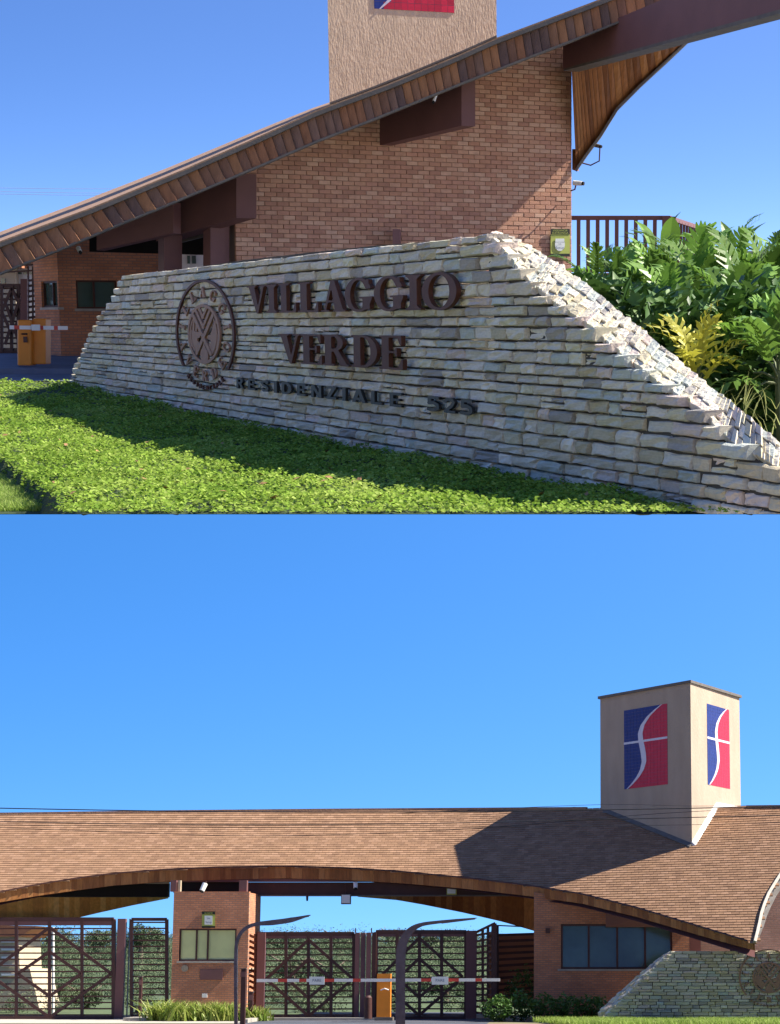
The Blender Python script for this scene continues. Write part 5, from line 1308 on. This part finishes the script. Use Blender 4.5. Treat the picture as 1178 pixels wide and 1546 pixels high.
# things fixed under the roof
def hung(px, r0, x0, y0, x1, y1, D, m, lab, nm='hanging_box'):
    root = empty(nm, at((x0+x1)/2, y1, D), lab, 'floodlight')
    B3('housing', x0, y0, x1, y1, D, .25, m, root); B3('glass', x0+1, y0+1, x1-1, y1-1.5, D-.03, .02, 'sign_w' if m != 'cream' else 'trim', root)
    q = MB(); q.tube([at(px, r0, D+.1), at(px, y0, D+.1)], .02, 6); make('rod', q, M['steel'], root)
hung(522, 1333, 515, 1350, 529.5, 1365, 77.2, 'trim', 'square grey floodlight hanging on a rod under the middle of the arch', 'floodlight')
hung(682, 1336, 674.5, 1337, 689, 1350.5, 77.0, 'sign_y', 'yellowish square floodlight fixed on the dark beam', 'floodlight')
cctv([(310,1334),(305,1345)], .10, 74.6, 'white security camera under the roof above the brick pillar', arm=[(312,1331,74.8),(310,1336,74.7)])
cctv([(537,1333),(537,1341)], .09, 77.2, 'small pale dome camera beside the hanging floodlight')
cctv([(464,1351),(464,1358)], .05, 77.4, 'tiny dark camera under the beam near the first lamp arm', 'steel')
sg = empty('security_notice', at(315, 1401, 74.9), 'yellow-green alarm notice above the pale green pillar window', 'sign')
pf = lambda px, row, o: at(px, row, 74.97-o)
plate('plate', 305, 1376, 325, 1401, .0, 'sign_y', sg, pf); plate('band', 305, 1376, 325, 1380.5, .01, 'sign_k', sg, pf); plate('band', 305, 1398, 325, 1401, .01, 'sign_k', sg, pf); plate('badge', 309, 1382.5, 321, 1396, .012, 'sign_w', sg, pf)
txt('ALARME', 315, 1379.8, 3.4, 'sign_y', sg, .02, pf); txt('24h', 315, 1388, 3.6, 'ink', sg, .03, pf); txt('Setup', 315, 1393.6, 4.0, 'ink', sg, .03, pf)
# --- gates
def gate(x0, x1, y0, y1, D, n_, ups, lab, c, braces, top=10, nm='lattice_gate'):
    root = empty(nm, at((x0+x1)/2, y1, D), lab, 'gate')
    lattice(root, x0, x1, y0+1, y1-1, D, n_, post=ups, fr=.15, sl=.055, up=.12)
    if top: B3('top_rail', x0, y0, x1, y0+top, D-.06, .18, 'beam', root)
    for b in braces: brace(root, b, D-.08, .115)
    return root
gate(-60, 172, 1387, 1538, 76, 16, (25, 75, 124), 'wide dark lattice gate with nested diamond braces left of the brown post panel', 75,
     [[(75,1400),(168,1470),(75,1536)], [(75,1400),(-18,1470),(75,1536)], [(75,1437),(123,1470),(75,1504),(27,1470),(75,1437)]], 10)
gp = empty('gate_post', at(185, 1538, 76), 'broad brown steel post panel at the end of the wide gate', 'gate post', 'brown steel gate posts'); B3('panel', 172.5, 1387, 190, 1538, 75.9, .25, 'beam', gp); B3('panel', 190.3, 1387, 196, 1538, 75.95, .2, 'steel', gp)
nf = empty('fence_panel', at(225, 1538, 76), 'narrow barred fence panel between the brown post and the brick pillar', 'fence')
lattice(nf, 199, 252, 1388, 1534, 76, 16, fr=.12, sl=.055)
gate(387, 535, 1409, 1538, 76, 14, (432, 466, 500), 'first lattice gate leaf behind the striped boom, next to the brick pillar', 466,
     [[(466,1419),(402,1478),(466,1534),(533,1478),(466,1419)], [(466,1448),(434,1478),(466,1507),(500,1478),(466,1448)]], 8)
gp = empty('gate_post', at(394, 1538, 76), 'dark brown post hinging the first gate leaf beside the brick pillar', 'gate post', 'brown steel gate posts'); B3('panel', 386, 1408, 401, 1538, 75.8, .3, 'beam', gp)
gp = empty('gate_post', at(551, 1538, 76), 'broad ribbed brown post panel where the two gate leaves meet', 'gate post', 'brown steel gate posts')
for k in range(4): B3('panel', 534.5+8.5*k, 1408, 543.0+8.5*k, 1538, 75.8+.02*(k % 2), .3, 'beam' if k != 3 else 'steel', gp)
for x_ in (537, 561): B3('spike', x_-.8, 1401, x_+.8, 1409, 75.9, .05, 'steel', gp)
gate(568, 704, 1406, 1538, 76, 14, (600, 633.5, 667), 'second lattice gate leaf behind the orange barrier cabinet', 633,
     [[(633,1416),(571,1478),(633,1533),(699,1475),(633,1416)], [(633,1447),(601,1477),(633,1506),(667,1477),(633,1447)]], 8)
gp = empty('gate_post', at(712, 1538, 76), 'brown post at the far end of the second gate leaf', 'gate post', 'brown steel gate posts'); B3('panel', 703, 1405, 720, 1538, 75.8, .3, 'beam', gp)
ap = empty('angled_fence', at(733, 1538, 75), 'slatted fence panel turned towards the street beside the end post', 'fence')
for k in range(14):
    y = 1412+9*k; q = MB(); q.bar(at(720, y, 75.9), at(746, y-4.5+ .45*k, 74.4), .08, .03); make('slat', q, M['slat'], ap)
for p, yt in ((729,1403),(737,1399),(746,1394)): q = MB(); q.bar(at(p, 1530, 75.3-(p-729)*.05), at(p, yt, 75.3-(p-729)*.05), .10 if p != 746 else .2, .06); make('upright', q, M['steel'], ap)
q = MB(); q.bar(at(718, 1408, 75.9), at(747, 1394, 74.4), .09, .06); make('top_rail', q, M['steel'], ap)
bf = empty('louvre_fence', at(776, 1505, 79), 'red-brown louvred fence between the gate and the brick office', 'fence')
for k in range(11): q = MB(); q.bar(at(747, 1412+9.3*k, 79), at(808, 1410+9.0*k, 79), .10, .04); make('slat', q, M['slat'], bf)
q = MB(); q.bar(at(751, 1515, 78.9), at(751, 1398, 78.9), .12, .1); make('upright', q, M['steel'], bf); q = MB(); q.bar(at(747, 1397, 78.9), at(790, 1399, 78.9), .05, .05); make('top_rail', q, M['steel'], bf)
tw2 = empty('courtyard_wall', at(780, 1520, 81), 'terracotta wall behind the louvred fence', 'wall'); B3('wall', 735, 1411, 812, 1523, 81, .3, 'terracotta', tw2); B3('coping', 734, 1409.5, 813, 1411.3, 80.95, .4, 'kerb', tw2)
lf = empty('louvre_fence', at(380, 1530, 76.2), 'narrow side louvres between the brick pillar and the first gate leaf', 'fence')
for k in range(13): q = MB(); q.bar(at(377, 1412+8.6*k, 76.1), at(386, 1416+8.6*k, 75.9), .10, .04); make('slat', q, M['slat'], lf)
q = MB(); q.bar(at(374.5, 1536, 76.3), at(374.5, 1404, 76.3), .09, .09); make('upright', q, M['steel'], lf)
# intercom posts and bollard
def post_(nm, x0, y0, x1, y1, D, lab, cat, cap=True):
    root = empty(nm, at((x0+x1)/2, y1, D), lab, cat)
    B3('body', x0, y0, x1, y1, D, .16, 'steel', root)
    if cap: B3('cap', x0-.6, y0-1.2, x1+.6, y0, D-.02, .2, 'trim', root)
    B3('panel', x0+1, y0+4, x1-1, y0+12, D-.015, .014, 'beam', root)
post_('intercom_post', 208.5, 1475, 214.5, 1535, 74.5, 'black intercom post in front of the narrow fence panel', 'intercom')
post_('intercom_post', 362, 1463, 371.5, 1556, 67, 'tall black intercom post beside the curved lamp stem', 'intercom')
post_('intercom_post', 374.5, 1498, 382, 1535, 73, 'short black post low between the brick pillar and gate', 'post')
q = MB(); q.tube([at(556, 1538, 73.0), at(556, 1506, 73.0)], .14, 14); q.tube([at(556, 1506, 73), at(556, 1503, 73)], [.14, .08], 14); make('bollard', q, M['steel'], label='short dark bollard in front of the ribbed post panel', cat='bollard')
# barrier
bb_ = empty('boom_barrier', at(579, 1545, 71.5), 'long red and white boom barrier with a single orange cabinet', 'barrier')
B3('cabinet', 568.5, 1470, 590, 1535.5, 71.5, .4, 'orange', bb_); B3('cabinet_base', 565.5, 1536, 593, 1541, 71.4, .6, 'trim', bb_)
q = MB(); q.tube([at(575, 1495, 71.45), at(581, 1492.5, 71.4), at(587, 1494.5, 71.45)], .022, 6); make('handle', q, M['white'], bb_)
bands = [(388,420,'white'),(420,434,'red'),(434,452,'white'),(452,463,'red'),(463,490,'white'),(490,505,'red'),(505,533,'white'),(533,545,'red'),(545,636,'white'),(636,651,'red'),(651,677,'white'),(677,693,'red'),(693,718,'white'),(718,728,'red'),(728,755,'white')]
for a_, b2, m_ in bands:
    q = MB(); q.bar(at(a_, 1480.4-(a_-388)*.003, 71.2), at(b2, 1480.4-(b2-388)*.003, 71.2), .11, .07); make('boom_band', q, M[m_], bb_)
for x0_, x1_ in ((467,490),(652,677)):
    B3('boom_plate', x0_, 1474.5, x1_, 1486.5, 71.08, .03, 'sign_w', bb_)
    txt('PARE', (x0_+x1_)/2, 1482.2, 6, 'ink', bb_, 0, lambda px, row, o: at(px, row, 71.05))
# curved lamp arms
def arm(path, ws_, D, lab, m='corten'):
    root = empty('curved_lamp', at(path[0][0], path[0][1], D), lab, 'street lamp', 'curved metal lamps by the road')
    pts = []
    P_ = [at(p[0], p[1], D) for p in path]; K = 8; out_ = []
    for i in range(len(P_)-1):
        p0, p1, p2, p3 = P_[max(i-1,0)], P_[i], P_[i+1], P_[min(i+2, len(P_)-1)]
        for k in range(K):
            t = k/K; out_.append(((2*p1+(p2-p0)*t+(2*p0-5*p1+4*p2-p3)*t*t+(3*p1-p0-3*p2+p3)*t**3)*.5, ws_[i]+(ws_[i+1]-ws_[i])*t))
    out_.append((P_[-1], ws_[-1])); q = MB(); q2 = MB()
    ns = int(K*2.0)
    for i in range(len(out_)-1):
        (a, wa), (b, wb) = out_[i], out_[i+1]; da = (out_[min(i+1, len(out_)-1)][0]-out_[max(i-1,0)][0]).normalized(); db = (out_[min(i+2, len(out_)-1)][0]-out_[i][0]).normalized()
        na, nb_ = Vector((-da.z,0,da.x))*wa/2, Vector((-db.z,0,db.x))*wb/2; y = Vector((0,.09,0)); 
        tgt = q
        tgt.hexa([a-na-y, b-nb_-y, b+nb_-y, a+na-y, a-na*.9+y, b-nb_*.9+y, b+nb_*.9+y, a+na*.9+y])
    st = make('stem', q, M[m], root)
    a, b = out_[int(len(out_)*.80)][0], out_[-2][0]; q = MB(); q.bar(a+Vector((0,-.02,-.05)), b+Vector((0,-.02,-.03)), .02, .10); make('light_strip', q, M['trim'], root)
    q = MB(); f = P_[0]; q.box((f.x-.2, f.y-.2, 0.0), (f.x+.2, f.y+.2, .05)); make('base_plate', q, M['steel'], root)
arm([(357,1600),(356.5,1500),(356.5,1445),(358,1424),(364,1409),(375,1399.5),(390,1395),(412,1393),(440,1389),(469,1381.5)], [.10,.10,.095,.095,.10,.105,.12,.17,.16,.015], 63.5, 'curved brown metal lamp with its arm before the brick pillar')
arm([(605,1600),(605,1500),(605.5,1450),(607,1431),(612,1416),(622,1403.5),(637,1396),(660,1392.5),(690,1389.5),(720,1386)], [.31,.30,.30,.30,.27,.20,.12,.10,.09,.02], 63.5, 'wide curved metal lamp beside the orange barrier cabinet')
# white pole and buildings beyond the wide gate
q = MB(); q.tube([at(80.5, 1533, 92), at(80.5, 1400, 92)], .06, 8); make('white_pole', q, M['white'], label='thin white pole standing beyond the wide gate', cat='pole')
hb = empty('far_building', at(10, 1530, 95), 'sunlit cream building with a sloping side beyond the wide gate', 'building')
q = MB(); pp = [at(-60,1532,95), at(62,1532,95), at(45,1462,95), at(30,1462,95), at(28,1412,95), at(-60,1412,95)]; q.prism(pp, (0,4,0)); make('wall', q, M['cream'], hb)
q = MB(); pp = [at(-60,1414,94.8), at(30,1414,94.8), at(56,1398,94.8), at(-60,1396,94.8)]; q.prism(pp, (0,4.4,0)); make('roof', q, M['terracotta'], hb)
for r_ in (1420, 1432, 1444, 1456, 1470): B3('step_band', 2, r_, 27, r_+3, 94.9, .09, 'white', hb)
# --- planting
def straps(px, D, lab, n_=170, h=.75, w_=.6):
    b = at(px, 1540, D); P_, H_, T_ = [], [], []
    for i in range(n_): P_.append((b.x+random.gauss(0, w_*.42), D+random.gauss(0, .25), .02)); H_.append(h*random.uniform(.45, 1.05)); T_.append(random.random())
    blades('strap_leaf_clump', P_, H_, .085, np.array(T_), M['strap'], lean=.6, label=lab, cat='plant', group='strap-leaved clumps before the brick pillar')
for px, lab, h in ((243,'strap-leaved clump nearest the narrow fence panel',.8),(266,'yellow-green strap-leaved clump below the round wall lamp',.75),(290,'strap-leaved clump under the first window pane',.7),(315,'strap-leaved clump below the dark wall plaque',.72),(342,'strap-leaved clump beside the curved lamp stem',.7),(384,'small strap-leaved clump at the foot of the side louvres',.55)):
    straps(px, 73.2, lab, 260, h)
def shrub(px, row, D, w_, lab, n_=900, m='shrub', sz=.07):
    t = at(px, row, D); P_, s_, tt = clump_cloud(n_, t.x, D, t.z*.5, w_, max(.3, t.z*.5), sz)
    P_[:,2] = np.maximum(P_[:,2], .02); leaf_cloud('low_shrub', P_, s_, tt, M[m], up=.4, aspect=1.8, label=lab, cat='shrub', group='dark shrubs before the brick office')
for px, row, D, w_, lab in ((752,1504,72,.55,'dark shrub at the foot of the angled fence'),(785,1498,72.5,.6,'dark shrub under the louvred fence'),(822,1501,72,.6,'dark shrub at the corner of the brick office'),(860,1501,71.8,.6,'dark shrub below the first office window pane'),(897,1503,71.5,.5,'dark shrub beside the foot of the stone sign wall'),(790,1460,77.5,.7,'tall dark bush behind the louvred fence bars')): shrub(px, row, D, w_, lab)
# --- second stone sign wall
sw2 = empty('stone_sign_wall', at(1050, 1530, 69), 'low dry stone sign wall with a round bronze emblem behind a bright lawn strip', 'sign wall')
U2 = Vector((-1, .06, 0)).normalized(); N2 = Vector((-U2.y, U2.x, 0)); Q0 = Vector((at(1290, 1470, 68.4).x, 68.4, 0))
w2p = lambda s, z, o=0.0: Q0+U2*s+N2*o+Vector((0,0,z))
w2s = lambda px, row: ((lambda p: ((p-Q0).dot(U2), p.z))(onplane(px, row, Q0, N2)))
LE2 = [w2s(*p) for p in ((1014,1437),(1000,1450),(975,1473),(945,1503),(918,1530),(905,1540))]; zt3 = w2s(1100, 1435.5)[1]
rows = []; tot = .1
while tot < zt3-.05: h = random.uniform(.085, .135); rows.append(h); tot += h
build_stones(sw2, rows, lambda z: interp(LE2, z, 1, 0), lambda z: 0.0, lambda s: 9, w2p, math.atan2(-U2.y, -U2.x), .1, .7, lambda s: .36, limit=300, gap=.006)
q = MB(); fr_ = [w2p(0, .0, -.07), w2p(0, zt3-.02, -.07)]+[w2p(s, z-.02, -.07) for s, z in LE2]+[w2p(LE2[-1][0], 0, -.07)]
q.prism(fr_, -N2*.6); make('core', q, M['core'], sw2)
o5 = [(1001,1443),(985,1455),(958,1478),(928,1505),(902,1529)]
inn2 = [w2p(*w2s(*p)) for p in ((1014,1437),(1000,1450),(975,1473),(945,1503),(918,1530))]; out2 = [at(o5[i][0], o5[i][1], inn2[i].y+.6) for i in range(5)]
q = MB()
for j in range(26):
    a, b, c, d = along(inn2, j/26), along(inn2, (j+1)/26), along(out2, (j+1)/26), along(out2, j/26)
    for v in range(3):
        q.t = tone(); e = [a.lerp(d, v/3+.02), b.lerp(c, v/3+.02), b.lerp(c, (v+1)/3-.02), a.lerp(d, (v+1)/3-.02)]; hgt = Vector((-.3,0,1)).normalized()*random.uniform(-.01,.05)
        f = [e[0].lerp(e[1], .06)+hgt, e[1]+hgt, e[2]+hgt, e[3].lerp(e[2], .06)+hgt]; q.hexa([v_-Vector((-.3,0,1))*.25 for v_ in f]+f)
make('slope_stones', q, M['stone_j'], sw2, kind='stuff')
se, ze = w2s(1161, 1476)
emblem(sw2, w2p, se, ze, 1.02, .96, flip=-1, mats=('letter_light','letter_light'), off=.02, th=.05, nres=110)
# --- overhead cables
def cable(pts, r, lab, m='cable', D=61):
    q = MB(); P_ = [at(a, b, D) for a, b in pts]; out_ = []
    for i in range(len(P_)-1):
        p0, p1, p2, p3 = P_[max(i-1,0)], P_[i], P_[i+1], P_[min(i+2, len(P_)-1)]
        for k in range(5): t = k/5; out_.append((2*p1+(p2-p0)*t+(2*p0-5*p1+4*p2-p3)*t*t+(3*p1-p0-3*p2+p3)*t**3)*.5)
    q.tube(out_+[P_[-1]], r, 5); make('overhead_cable', q, M[m], label=lab, cat='cable', group='cables strung across the roof ridge')
cable([(-80,1218.5),(150,1223),(400,1226),(700,1225.5),(950,1222),(1260,1216)], .017, 'thick black cable running just above the roof ridge')
cable([(-80,1238),(0,1240.5),(300,1245),(600,1244),(880,1238),(1260,1229)], .014, 'black cable crossing the upper roof tiles and tower')
cable([(-80,1246),(150,1255),(400,1262),(700,1252),(1000,1228),(1260,1216)], .008, 'thin sagging cable low across the roof tiles')
cable([(-80,1244),(300,1248.5),(700,1249),(1000,1246),(1260,1240)], .007, 'thin cable just under the black cable on the tiles')
cable([(600,1228),(900,1215),(1050,1217),(1260,1215)], .007, 'thin cable highest across the tower render')
# ================================================================ bring the lower place to its own level
for o, fr in TOPS:
    if fr == 'B': o.matrix_world = MB_ @ Matrix.LocRotScale(o.location, o.rotation_euler, o.scale)
